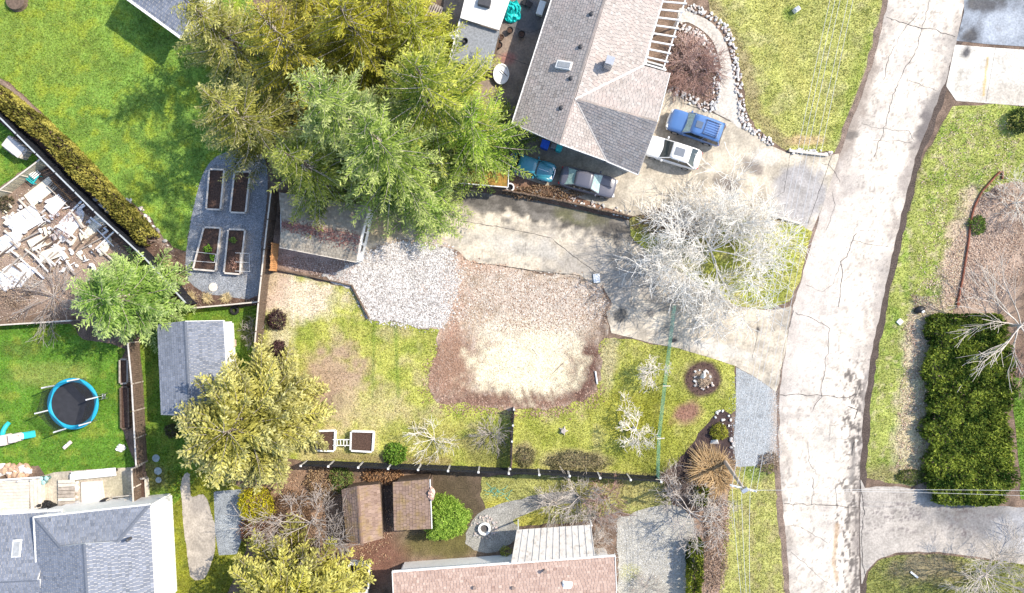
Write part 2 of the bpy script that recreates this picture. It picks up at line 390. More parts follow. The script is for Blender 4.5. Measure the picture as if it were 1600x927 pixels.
def c_ne(px, py):
    C = base(px, (.40, .40, .12), .3, 18, 11, py)
    C = mixc(C, np.clip((fbm(px / 26, py / 26, 68, 5) - .52) * 5, 0, 1) * .5, (.50, .45, .24))
    C = mixc(C, np.clip((fbm(px / 6, py / 6, 69, 3) - .62) * 6, 0, 1) * .4, (.20, .25, .06))
    C = mixc(C, np.clip((fbm(px / 14, py / 14, 81, 4) - .5) * 5, 0, 1) * .5, (.22, .25, .05))
    C = mixc(C, line_w(px, py, [(1380, 40), (1340, 140), (1315, 240)], 18, ns=.5) * .5, (.20, .28, .03))
    C = mixc(C, line_w(px, py, [(1205, 0), (1240, 110), (1290, 180)], 12, ns=.7) * .5, (.47, .44, .14))
    C = mixc(C, line_w(px, py, [(1110, 10), (1160, 90), (1180, 180), (1225, 225)], 12, ns=.6) * .6, (.27, .20, .12))
    C = mixc(C, blob(px, py, 1235, 22, 12, 12) * .6, (.10, .18, .02))
    C = mixc(C, blob(px, py, 1255, 220, 30, 9, ns=.6) * .6, (.42, .25, .18))
    C = mixc(C, line_w(px, py, [(1385, 0), (1365, 90), (1310, 240)], 6, ns=.7) * .7, (.45, .38, .22))
    return C
zone('lawn', [(1085, -110), (1405, -110), (1378, 10), (1360, 90), (1338, 160), (1308, 238), (1262, 236), (1232, 237), (1212, 224), (1180, 200), (1166, 170), (1157, 110), (1140, 55), (1108, 18)], .010, c_ne, m_grass, jit=2, label='sunlit yellow green front lawn beside the curved path')
def c_isl(px, py):
    C = base(px, (.33, .35, .07), .35, 16, 12, py)
    C = mixc(C, np.clip((fbm(px / 16, py / 16, 73, 4) - .45) * 4, 0, 1) * .7, (.50, .45, .22))
    C = mixc(C, blob(px, py, 1060, 350, 70, 26, 10, ns=.5) * .85, (.20, .12, .09))
    C = mixc(C, blob(px, py, 1195, 345, 30, 14, ns=.6) * .6, (.36, .22, .17))
    C = mixc(C, blob(px, py, 1055, 400, 45, 18, ns=.6) * .7, (.42, .39, .33))
    C = mixc(C, line_w(px, py, [(1265, 360), (1240, 470)], 6, ns=.7) * .6, (.45, .42, .12))
    return C
zone('lawn', [(985, 338), (1060, 330), (1205, 340), (1248, 350), (1268, 362), (1248, 440), (1232, 470), (1205, 484), (1150, 478), (1090, 440), (1020, 400), (985, 370)], .052, c_isl, m_grass, jit=2, label='grass island under the big white barked bare tree')
def c_ev(px, py):
    C = base(px, (.31, .34, .085), .3, 15, 13, py)
    C = mixc(C, np.clip((fbm(px / 18, py / 18, 91, 4) - .52) * 5, 0, 1) * .6, (.15, .25, .025))
    C = mixc(C, np.clip((fbm(px / 7, py / 7, 93, 4) - .6) * 7, 0, 1) * .6, (.50, .43, .26))
    C = mixc(C, blob(px, py, 1500, 400, 26, 100, 12, ns=.6) * .8, (.46, .34, .27))
    C = mixc(C, blob(px, py, 1440, 520, 30, 60, 12, ns=.6) * .8, (.52, .42, .33))
    C = mixc(C, blob(px, py, 1425, 660, 26, 110, 4, ns=.5) * .85, (.52, .44, .30))
    C = mixc(C, line_w(px, py, [(1480, 170), (1440, 250), (1405, 370), (1372, 520), (1352, 650), (1350, 740)], 4, ns=.6) * .6, (.14, .10, .07))
    C = mixc(C, blob(px, py, 1385, 740, 35, 14) * .6, (.20, .15, .09))
    return C
zone('verge', [(1488, 166), (1540, 163), (1600, 167), (1720, 170), (1720, 290), (1590, 284), (1556, 288), (1524, 318), (1512, 375), (1498, 470), (1468, 520), (1446, 560), (1446, 740), (1425, 760), (1380, 752), (1352, 745), (1353, 650), (1368, 560), (1390, 450), (1410, 360), (1438, 255)], .010, c_ev, m_grass, jit=2, label='grass verge strewn with pale leaves east of the road')
def c_sv(px, py):
    C = base(px, (.36, .36, .11), .35, 14, 14, py)
    C = mixc(C, np.clip((fbm(px / 10, py / 10, 95, 4) - .5) * 6, 0, 1) * .5, (.33, .27, .15))
    C = mixc(C, blob(px, py, 1180, 740, 25, 14, ns=.6) * .6, (.10, .19, .02))
    C = mixc(C, line_w(px, py, [(1218, 735), (1226, 820), (1232, 927)], 6, ns=.8) * .7, (.30, .22, .15))
    return C
zone('verge', [(1150, 728), (1180, 728), (1216, 722), (1224, 800), (1234, 960), (1122, 960), (1128, 850), (1140, 770)], .010, c_sv, m_grass, jit=3, label='rough grass verge round the utility pole')
def c_sl(px, py):
    C = base(px, (.32, .32, .10), .35, 15, 15, py)
    C = mixc(C, blob(px, py, 775, 790, 18, 14, ns=.6) * .6, (.42, .38, .05))
    C = mixc(C, blob(px, py, 960, 770, 80, 18, ns=.6) * .5, (.36, .30, .13))
    C = mixc(C, blob(px, py, 830, 812, 26, 12, -20, ns=.3) * .6, (.42, .39, .06))
    return C
zone('lawn', [(753, 745), (830, 742), (930, 745), (1040, 752), (1050, 790), (1010, 805), (970, 800), (900, 815), (800, 822), (760, 800), (750, 775)], .010, c_sl, m_grass, jit=2.5, label='thin grass behind the black fence by the fire pit')
def c_sel(px, py):
    C = base(px, (.21, .22, .06), .35, 12, 16, py); return mixc(C, blob(px, py, 1450, 885, 60, 26, ns=.6) * .7, (.24, .18, .13))
zone('lawn', [(1345, 960), (1356, 895), (1372, 878), (1400, 867), (1460, 865), (1520, 872), (1600, 880), (1720, 890), (1720, 1040), (1345, 1040)], .010, c_sel, m_grass, jit=2, label='mossy grass corner below the bottom driveway')
zone('lawn', [(1578, 590), (1720, 590), (1720, 770), (1596, 780), (1590, 700)], .010, c_side, m_grass, jit=2, label='grass behind the tall clipped hedge')

# hard surfaces
def c_road(px, py):
    C = base(px, (.67, .595, .50), .2, 30, 17, py)
    C = mixc(C, np.clip((fbm(px / 12, py / 12, 57, 5) - .55) * 6, 0, 1) * .45, (.36, .32, .29))
    xl = np.interp(py, [q[1] for q in road_l], [q[0] for q in road_l]); xr = np.interp(py, [q[1] for q in road_r], [q[0] for q in road_r]); ed = np.minimum(px - xl, xr - px)
    C = mixc(C, np.clip(1 - ed / 26 + 2.2 * (fbm(px / 9, py / 16, 63, 5) - .55), 0, 1) * .6, (.25, .21, .18))
    C = mixc(C, np.clip((fbm(px / 5, py / 5, 64, 4) - .62) * 9, 0, 1) * .35, (.22, .19, .17))
    C = mixc(C, np.clip((fbm(px / 45, py / 45, 58, 3) - .5) * 5, 0, 1) * .35, (.40, .37, .34))
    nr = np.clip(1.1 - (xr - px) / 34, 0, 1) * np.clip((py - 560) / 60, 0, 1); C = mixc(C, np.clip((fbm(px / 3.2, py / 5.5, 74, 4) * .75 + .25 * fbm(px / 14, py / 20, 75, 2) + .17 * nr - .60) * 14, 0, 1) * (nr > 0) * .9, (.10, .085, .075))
    C = mixc(C, np.clip((fbm(px / 2.8, py / 3.4, 76, 4) - .655) * 16, 0, 1) * .55, (.17, .15, .13))
    C = mixc(C, blob(px, py, 1265, 470, 40, 160, 15, ns=.5) * .5, (.52, .47, .43))
    C = mixc(C, blob(px, py, 1290, 280, 45, 45, ns=.6) * .5, (.40, .35, .31))
    C = mixc(C, line_w(px, py, [(1362, 100), (1335, 190), (1300, 260)], 9, ns=.9, seed=6) * .7, (.26, .21, .17))
    C = mixc(C, line_w(px, py, [(1473, 145), (1450, 190), (1438, 220)], 13, ns=1.1, seed=7), (.16, .14, .13))
    C = mixc(C, line_w(px, py, [(1490, 60), (1478, 120), (1455, 165)], 8, ns=.9, seed=7) * .6, (.30, .27, .24))
    C = mixc(C, line_w(px, py, [(1435, 230), (1415, 270), (1410, 290)], 7, ns=.9, seed=9) * .7, (.28, .24, .21))
    C = mixc(C, blob(px, py, 1331, 211, 12, 5, -20, ns=1.1) * .7, (.10, .09, .08))
    C = mixc(C, line_w(px, py, [(1357, 700), (1346, 790), (1340, 860)], 7, ns=.9, seed=8) * .7, (.20, .17, .15))
    C = mixc(C, line_w(px, py, [(1375, 480), (1362, 560), (1352, 640)], 8, ns=.8) * .4, (.40, .35, .31))
    C = mixc(C, line_w(px, py, [(1308, 820), (1302, 880), (1308, 905)], 3, ns=.6) * .7, (.38, .25, .14))
    C = mixc(C, blob(px, py, 1285, 700, 22, 40, ns=.5) * .4, (.46, .43, .38))
    C = mixc(C, line_w(px, py, [(1330, 690), (1335, 720), (1322, 780)], 3, ns=1.0) * .6, (.22, .2, .18))
    return C
road_l = [(1412, -110), (1388, 0), (1366, 92), (1340, 165), (1312, 240), (1286, 320), (1262, 400), (1240, 478), (1228, 540), (1219, 600), (1216, 680), (1220, 760), (1228, 840), (1236, 960)]
road_r = [(1535, -110), (1508, 0), (1492, 70), (1476, 130), (1432, 240), (1405, 350), (1382, 455), (1362, 550), (1349, 640), (1344, 740), (1342, 840), (1344, 960)]
zone('road_shoulder', [(x - 9, y) for x, y in road_l] + [(x + 10, y) for x, y in road_r[::-1]], .014, lambda a, b: mixc(base(a, (.19, .14, .11), .5, 8, 18, b), np.clip((a - np.interp(b, [q[1] for q in road_l], [q[0] for q in road_l]) - 60) / 20, 0, 1) * .8, (.055, .042, .036)), m_ground, .25, jit=3)
road = zone('road', road_l + road_r[::-1], .020, c_road, m_road, .13, jit=1.6)
m_tar = mat('crack_tar', (.075, .068, .062), .8, .3, 6)
def ribbon(name, pts, wid, z, m, parent, amp=2.2, step=5, seed=0):
    q = []
    for i in range(len(pts) - 1):
        a = np.array(pts[i], float); b = np.array(pts[i + 1], float); n = max(2, int(np.hypot(*(b - a)) / step))
        for k in range(n): q.append(a + (b - a) * k / n)
    q.append(np.array(pts[-1], float)); q = np.array(q)
    q[1:-1] += (np.stack([vnoise(q[1:-1, 0] / 6, q[1:-1, 1] / 6, seed), vnoise(q[1:-1, 0] / 6, q[1:-1, 1] / 6, seed + 3)], 1) - .5) * 2 * amp
    t = np.gradient(q, axis=0); t /= np.linalg.norm(t, axis=1)[:, None] + 1e-9; nrm = np.stack([-t[:, 1], t[:, 0]], 1)
    ww = wid * PXM * (.35 + 1.1 * vnoise(q[:, 0] / 4, q[:, 1] / 4, seed + 7))[:, None] / 2
    a = q + nrm * ww; b = q - nrm * ww; mb = MB(); n = len(q)
    mb.add([P(*p) + Vector((0, 0, z)) for p in a] + [P(*p) + Vector((0, 0, z)) for p in b], [(i, i + 1, n + i + 1, n + i) for i in range(n - 1)])
    return build(name, mb, m, parent)
cr = [([(1385, 27), (1415, 37), (1441, 44), (1470, 50), (1492, 58)], .07), ([(1453, 0), (1441, 44), (1428, 85), (1408, 118), (1396, 150), (1383, 195), (1365, 247)], .05),
      ([(1432, 25), (1412, 45), (1390, 88), (1380, 125)], .05), ([(1347, 194), (1385, 203), (1420, 205), (1428, 220)], .035), ([(1365, 220), (1425, 222)], .03),
      ([(1420, 125), (1450, 137), (1465, 142)], .03), ([(1338, 365), (1322, 400), (1315, 410), (1318, 430), (1311, 470), (1310, 480)], .06), ([(1333, 376), (1365, 382), (1388, 386)], .035),
      ([(1258, 445), (1285, 455), (1300, 447), (1314, 412)], .03), ([(1243, 488), (1275, 500), (1296, 515), (1294, 540), (1284, 608)], .05), ([(1240, 485), (1228, 530), (1218, 590)], .05),
      ([(1218, 617), (1280, 618), (1322, 622), (1345, 615)], .07), ([(1282, 600), (1283, 620), (1270, 640)], .05), ([(1296, 664), (1340, 664), (1341, 686), (1296, 686), (1296, 664)], .03),
      ([(1225, 787), (1265, 788), (1342, 793)], .06), ([(1268, 745), (1272, 765), (1268, 788)], .05), ([(1306, 760), (1306, 790)], .05), ([(1343, 750), (1349, 800), (1346, 860), (1352, 900)], .08),
      ([(1231, 823), (1250, 823), (1296, 850), (1300, 840)], .03), ([(1235, 862), (1300, 918), (1312, 927)], .03), ([(1262, 690), (1265, 720), (1275, 742)], .03), ([(1300, 300), (1305, 320), (1290, 360)], .03),
      ([(1325, 635), (1340, 640), (1335, 655)], .12), ([(1335, 690), (1331, 712)], .16), ([(1345, 600), (1330, 632)], .06), ([(1283, 255), (1300, 262), (1312, 285)], .03)]
for i, (p, wd) in enumerate(cr): ribbon('crack', p, wd * .75, .0318, m_tar, road, seed=i)

def c_up(px, py):
    C = base(px, (.47, .415, .325), .35, 18, 19, py)
    C = mixc(C, np.clip((fbm(px / 9, py / 9, 59, 5) - .52) * 5, 0, 1) * .4, (.27, .235, .19))
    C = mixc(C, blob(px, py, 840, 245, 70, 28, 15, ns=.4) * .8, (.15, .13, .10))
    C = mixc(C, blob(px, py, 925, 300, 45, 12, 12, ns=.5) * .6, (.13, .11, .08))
    C = mixc(C, blob(px, py, 1140, 290, 19, 14, 20, ns=.9) * .85, (.14, .12, .11))
    C = mixc(C, blob(px, py, 1177, 262, 13, 13, ns=1.0) * .85, (.18, .15, .13))
    C = mixc(C, blob(px, py, 1248, 305, 42, 52, 10, ns=.35, soft=.2) * .75, (.30, .29, .30))
    C = mixc(C, blob(px, py, 1200, 245, 22, 12, ns=.6) * .8, (.56, .52, .45))
    C = mixc(C, blob(px, py, 1030, 300, 50, 20, ns=.6) * .5, (.52, .47, .38))
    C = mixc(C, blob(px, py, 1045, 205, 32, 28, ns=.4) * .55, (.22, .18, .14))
    return C
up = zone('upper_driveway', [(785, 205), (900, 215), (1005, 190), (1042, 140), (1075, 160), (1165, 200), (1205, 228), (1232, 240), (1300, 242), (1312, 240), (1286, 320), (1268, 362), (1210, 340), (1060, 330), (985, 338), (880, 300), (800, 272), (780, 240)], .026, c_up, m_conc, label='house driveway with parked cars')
for i, (p, wd) in enumerate([([(1300, 242), (1262, 350)], .04), ([(1062, 160), (1110, 175), (1163, 200)], .05), ([(1235, 238), (1225, 300), (1180, 330)], .03), ([(1000, 300), (1090, 305), (1180, 290)], .02)]): ribbon('joint', p, wd, .030, m_tar, up, .8, seed=i + 40)
def c_low(px, py):
    C = base(px, (.54, .47, .365), .35, 16, 20, py)
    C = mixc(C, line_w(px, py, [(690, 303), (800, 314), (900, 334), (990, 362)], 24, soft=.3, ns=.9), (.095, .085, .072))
    C = mixc(C, blob(px, py, 905, 338, 40, 15, 12, ns=.5) * .5, (.15, .15, .06))
    C = mixc(C, blob(px, py, 960, 425, 110, 40, 15, ns=.8) * .75, (.29, .265, .235))
    C = mixc(C, np.clip((fbm(px / 22, py / 10, 83, 5) - .52) * 6, 0, 1) * .5, (.27, .245, .21))
    C = mixc(C, blob(px, py, 800, 380, 80, 14, 12, ns=.6) * .5, (.52, .49, .43))
    C = mixc(C, blob(px, py, 600, 350, 60, 30, ns=.5) * .8, (.40, .31, .18))
    C = mixc(C, blob(px, py, 968, 495, 9, 11, ns=.9), (.10, .095, .085))
    C = mixc(C, blob(px, py, 1016, 488, 7, 6, ns=.6) * .8, (.14, .13, .12))
    C = mixc(C, blob(px, py, 1045, 478, 24, 11, ns=.6) * .7, (.20, .185, .16))
    C = mixc(C, blob(px, py, 1053, 532, 6, 4, ns=.4), (.08, .07, .065))
    C = mixc(C, blob(px, py, 1184, 515, 3, 4, ns=.3), (.08, .07, .065))
    C = mixc(C, blob(px, py, 1130, 548, 55, 10, 12, ns=.6) * .7, (.55, .52, .46))
    C = mixc(C, blob(px, py, 740, 350, 50, 18, 10, ns=.5) * .5, (.54, .47, .36))
    C = mixc(C, np.clip((fbm(px / 8, py / 8, 33, 4) - .62) * 8, 0, 1) * .5, (.18, .165, .14))
    return C
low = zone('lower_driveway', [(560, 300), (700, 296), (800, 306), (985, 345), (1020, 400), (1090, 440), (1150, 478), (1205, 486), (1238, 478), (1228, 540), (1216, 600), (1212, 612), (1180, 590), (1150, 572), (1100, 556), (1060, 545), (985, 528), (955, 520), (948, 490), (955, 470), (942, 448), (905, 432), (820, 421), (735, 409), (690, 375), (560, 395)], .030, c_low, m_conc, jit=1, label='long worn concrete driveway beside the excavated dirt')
for i, (p, wd) in enumerate([([(705, 343), (780, 355), (860, 371), (895, 400), (930, 425)], .05), ([(735, 410), (820, 421), (906, 431), (906, 446)], .07), ([(988, 440), (986, 475)], .025), ([(1092, 475), (1090, 540)], .03), ([(1183, 480), (1183, 530), (1175, 560)], .035),
                            ([(706, 343), (706, 385)], .02), ([(822, 375), (820, 420)], .015), ([(946, 340), (945, 370)], .03), ([(925, 440), (980, 452), (1010, 445)], .02)]): ribbon('joint', p, wd, .034, m_tar, low, 1, seed=i + 60)
def c_path(px, py): return mixc(base(px, (.50, .46, .40), .15, 15, 22, py), line_w(px, py, [(1150, 110), (1158, 190)], 10, ns=.5) * .5, (.58, .55, .50))
zone('garden_path', [(1062, 12), (1085, 22), (1112, 36), (1132, 62), (1144, 105), (1150, 140), (1158, 200), (1140, 188), (1112, 172), (1122, 150), (1126, 110), (1116, 70), (1100, 50), (1075, 35), (1060, 35)], .034, c_path, m_conc, smooth=3, label='curved concrete garden path to the pergola')
def c_apr(px, py):
    C = base(px, (.58, .54, .47), .12, 25, 23, py)
    C = mixc(C, blob(px, py, 1560, 148, 55, 20, ns=.5) * .5, (.38, .33, .27)); C = mixc(C, line_w(px, py, [(1543, 90), (1536, 150)], 1.6, ns=.2), (.50, .36, .16))
    C = mixc(C, line_w(px, py, [(1500, 110), (1494, 140)], 5, ns=1.) * .5, (.3, .27, .22)); return mixc(C, blob(px, py, 1511, 80, 8, 11, ns=.9), (.10, .095, .095))
apr = zone('concrete_apron', [(1492, 70), (1540, 74), (1600, 78), (1720, 84), (1720, 172), (1600, 166), (1494, 158), (1478, 135)], .026, c_apr, m_conc, label='pale concrete apron across the road')
ribbon('joint', [(1555, 76), (1540, 160)], .025, .030, m_tar, apr, .5)
def c_asp(px, py):
    C = base(px, (.26, .285, .32), .25, 18, 24, py); C = mixc(C, blob(px, py, 1515, 55, 17, 17, ns=.9), (.07, .07, .075)); C = mixc(C, blob(px, py, 1540, 5, 45, 12, ns=.9), (.09, .09, .095))
    return mixc(C, blob(px, py, 1575, 40, 30, 22, ns=.6) * .6, (.40, .43, .47))
zone('asphalt_drive', [(1508, -110), (1720, -110), (1720, 79), (1600, 73), (1540, 69), (1494, 64), (1506, 20)], .023, c_asp, m_conc, label='blue grey asphalt drive across the road')
def c_sed(px, py):
    C = base(px, (.40, .36, .315), .15, 20, 25, py); C = mixc(C, blob(px, py, 1545, 815, 95, 35, 8, ns=.4), (.19, .185, .185)); C = mixc(C, blob(px, py, 1590, 830, 40, 30, ns=.4) * .7, (.36, .36, .37))
    C = mixc(C, np.clip((fbm(px / 3.1 + py / 9, py / 2.7, 97, 5) - .55) * 14, 0, 1) * np.clip((fbm(px / 30, py / 12, 98, 3) - .42) * 6, 0, 1) * line_w(px, py, [(1352, 805), (1450, 805), (1530, 825)], 30) * .8, (.12, .10, .10))
    return C
zone('bottom_driveway', [(1345, 748), (1352, 762), (1400, 760), (1450, 768), (1540, 790), (1720, 800), (1720, 905), (1600, 882), (1520, 868), (1460, 862), (1400, 863), (1370, 876), (1354, 892), (1346, 915), (1343, 840)], .024, c_sed, m_conc, .14, jit=1.5, label='grey driveway between the tall hedge and the bottom corner')
def c_pat(px, py):
    C = base(px, (.26, .20, .155), .35, 16, 26, py); C = mixc(C, blob(px, py, 820, 25, 38, 28, ns=.3) * .8, (.09, .10, .115))
    C = mixc(C, blob(px, py, 795, 93, 11, 10, ns=.5) * .6, (.35, .13, .11)); return mixc(C, blob(px, py, 800, 175, 50, 18, ns=.4) * .6, (.12, .10, .09))
pat = zone('back_patio', [(700, -110), (920, -110), (905, 10), (850, 180), (800, 215), (770, 250), (700, 230), (690, 60)], .020, c_pat, m_conc, label='stained brown concrete patio behind the house')
for i, p in enumerate([[(770, 82), (830, 103)], [(765, 155), (815, 172)], [(785, 37), (828, 52), (845, 45)]]): ribbon('joint', p, .04, .024, m_tar, pat, .6, seed=i)
def c_pl(px, py):
    C = base(px, (.42, .37, .29), .25, 14, 27, py); return mixc(C, blob(px, py, 185, 758, 25, 18, ns=.6) * .5, (.36, .33, .20))
zone('lower_patio', [(62, 745), (85, 738), (150, 733), (212, 730), (212, 800), (60, 806)], .014, c_pl, m_conc, label='concrete patio behind the grey roofed house')
zone('side_path', [(284, 748), (296, 742), (300, 775), (318, 772), (330, 800), (338, 845), (330, 880), (318, 905), (298, 900), (290, 850), (284, 800)], .012, lambda a, b: mixc(base(a, (.36, .32, .27), .35, 10, 28, b), blob(a, b, 312, 790, 14, 12, ns=.5) * .7, (.28, .25, .22)), m_conc, jit=2, smooth=3, label='worn concrete path along the mossy strip')
zone('gravel_strip', [(334, 768), (382, 764), (382, 830), (370, 866), (342, 868), (336, 830)], .016, lambda a, b: mixc(base(a, (.25, .27, .285), .25, 14, 29, b), blob(a, b, 360, 820, 14, 20, ns=.7) * .5, (.42, .45, .46)), m_gravel, label='blue grey gravel strip beside the yellow bush')
# gravels and dirt
zone('garden_gravel', [(348, 240), (375, 235), (412, 245), (418, 300), (408, 380), (402, 462), (350, 462), (322, 458), (296, 440), (290, 410), (296, 360), (304, 318), (316, 275), (330, 252)], .018, lambda a, b: mixc(base(a, (.25, .26, .275), .2, 10, 30, b), blob(a, b, 392, 400, 16, 40, ns=.6) * .5, (.38, .33, .28)), m_gravel, smooth=3, label='blue grey gravel pad under the raised beds')
zone('pull_off', [(1150, 574), (1180, 590), (1212, 612), (1214, 640), (1213, 700), (1216, 722), (1180, 728), (1150, 730), (1146, 690), (1150, 640)], .018, lambda a, b: mixc(base(a, (.33, .34, .34), .2, 12, 31, b), line_w(a, b, [(1212, 615), (1213, 720)], 9, ns=.7) * .8, (.40, .33, .27)), m_gravel, label='blue grey gravel pull off beside the road')
def c_dirt(px, py):
    C = base(px, (.35, .275, .20), .5, 9, 32, py)
    C = mixc(C, np.clip((fbm(px / 6, py / 6, 99, 4) - .5) * 5, 0, 1) * .5, (.58, .52, .46))
    C = mixc(C, blob(px, py, 705, 575, 42, 62, 10, ns=.5) * .9, (.25, .145, .095))
    C = mixc(C, blob(px, py, 800, 626, 120, 14, ns=.5) * .9, (.17, .095, .065))
    C = mixc(C, blob(px, py, 914, 580, 26, 62, 8, ns=.5), (.115, .062, .046))
    C = mixc(C, blob(px, py, 740, 400, 60, 26, 10, ns=.5) * .7, (.42, .27, .19))
    C = mixc(C, blob(px, py, 830, 525, 80, 34, ns=.5) * .75, (.60, .54, .42))
    C = mixc(C, blob(px, py, 820, 572, 80, 44, 0, ns=.55, soft=.35), (.66, .60, .42))
    C = mixc(C, blob(px, py, 840, 465, 110, 34, 8, ns=.6) * .7, (.48, .415, .35))
    C = mixc(C, blob(px, py, 690, 420, 26, 60, 0, ns=.7) * .5, (.52, .46, .42))
    C = mixc(C, line_w(px, py, [(700, 395), (735, 388), (750, 405)], 5, ns=.6) * .8, (.10, .06, .045))
    for q in range(13): C = mixc(C, line_w(px, py, [(680 + q * 15, 606 + 6 * (q % 3)), (690 + q * 15, 634)], 2.2, ns=.8, seed=q) * .7, (.15, .085, .06))
    C = mixc(C, blob(px, py, 700, 470, 30, 50, 0, ns=.6) * .6, (.40, .25, .18))
    C = mixc(C, line_w(px, py, [(945, 445), (952, 475), (940, 510), (945, 540)], 5, ns=.6) * .8, (.12, .08, .06))
    return C
zone('excavated_dirt', [(560, 395), (600, 380), (690, 372), (735, 409), (820, 421), (905, 432), (942, 448), (955, 470), (948, 490), (950, 520), (936, 545), (938, 590), (924, 618), (882, 634), (810, 640), (740, 634), (690, 628), (670, 612), (678, 560), (690, 512), (640, 508), (578, 498)], .034, c_dirt, m_ground, .15, jit=7, label='excavated brown dirt with a pale sand patch')
zone('white_gravel', [(545, 415), (570, 402), (600, 384), (660, 380), (705, 392), (715, 430), (708, 480), (690, 510), (640, 508), (578, 498), (552, 450), (500, 432)], .044, lambda a, b: mixc(mixc(base(a, (.47, .445, .41), .4, 8, 34, b), blob(a, b, 660, 450, 10, 10, ns=.5) * .6, (.45, .33, .26)), blob(a, b, 600, 400, 30, 12, ns=.7) * .5, (.45, .37, .32)), m_gravel, .15, jit=6, label='heap of pale crushed gravel beside the brown garage')
zone('gravel_yard', [(965, 812), (990, 800), (1030, 790), (1060, 790), (1082, 810), (1086, 880), (1075, 960), (965, 960)], .016, lambda a, b: mixc(base(a, (.36, .345, .30), .2, 12, 35, b), blob(a, b, 985, 895, 16, 12, ns=.5) * .6, (.33, .33, .10)), m_gravel, jit=3, label='grey gravel yard beside the red brown roof')
zone('fire_pit_gravel', [(726, 850), (738, 815), (760, 795), (800, 782), (850, 772), (900, 768), (905, 785), (850, 792), (812, 808), (800, 815), (812, 822), (806, 840), (790, 856), (760, 864)], .020, lambda a, b: base(a, (.30, .29, .26), .3, 10, 36, b), m_gravel, jit=1.5, smooth=2, label='grey gravel path curving round the fire pit')
zone('mulch_bed', [(1052, 728), (1068, 708), (1086, 686), (1104, 662), (1118, 645), (1130, 638), (1143, 648), (1146, 690), (1148, 725), (1140, 745), (1090, 750), (1050, 745)], .016, lambda a, b: base(a, (.06, .04, .038), .5, 6, 37, b), m_ground, jit=2, label='dark mulch bed beside the gravel pull off')
zone('soil_strip', [(-120, 75), (0, 123), (40, 153), (90, 208), (130, 256), (185, 306), (232, 342), (268, 388), (292, 404), (296, 440), (322, 460), (404, 464), (402, 480), (296, 486), (150, 350), (0, 190), (-120, 70)], .007, lambda a, b: mixc(base(a, (.12, .075, .055), .5, 8, 38, b), line_w(a, b, [(0, 123), (90, 208), (185, 306), (268, 388)], 6, ns=.5) * .7, (.33, .25, .20)), m_ground, label='bare soil bed along the cedar hedge')
# ---------------------------------------------------------------- buildings
def shingle_mat(name, c1, c2, moss=None, ms=.8):
    m = bpy.data.materials.new(name); m.use_nodes = True; N = m.node_tree.nodes; L = m.node_tree.links; b = N['Principled BSDF']
    b.inputs['Roughness'].default_value = .92; b.inputs['Specular IOR Level'].default_value = .2
    a = N.new('ShaderNodeAttribute'); a.attribute_name = 'tint'
    x = N.new('ShaderNodeMix'); x.data_type = 'RGBA'; L.new(a.outputs['Fac'], x.inputs[0]); x.inputs[6].default_value = (*c1, 1); x.inputs[7].default_value = (*c2, 1)
    c = x.outputs[2]; tc = N.new('ShaderNodeTexCoord')
    n = N.new('ShaderNodeTexNoise'); n.inputs['Scale'].default_value = 14; n.inputs['Detail'].default_value = 3; L.new(tc.outputs['Object'], n.inputs['Vector'])
    mr = N.new('ShaderNodeMapRange'); mr.inputs[3].default_value = .7; mr.inputs[4].default_value = 1.3; L.new(n.outputs['Fac'], mr.inputs[0])
    s = N.new('ShaderNodeVectorMath'); s.operation = 'SCALE'; L.new(c, s.inputs[0]); L.new(mr.outputs[0], s.inputs['Scale']); c = s.outputs[0]
    if moss:
        n2 = N.new('ShaderNodeTexNoise'); n2.inputs['Scale'].default_value = ms; n2.inputs['Detail'].default_value = 8; n2.inputs['Roughness'].default_value = .7; L.new(tc.outputs['Object'], n2.inputs['Vector'])
        m2 = N.new('ShaderNodeMapRange'); m2.inputs[1].default_value = .48; m2.inputs[2].default_value = .62; m2.inputs[4].default_value = moss[3]; L.new(n2.outputs['Fac'], m2.inputs[0])
        y = N.new('ShaderNodeMix'); y.data_type = 'RGBA'; L.new(m2.outputs[0], y.inputs[0]); L.new(c, y.inputs[6]); y.inputs[7].default_value = (*moss[:3], 1); c = y.outputs[2]
    L.new(c, b.inputs['Base Color']); return m
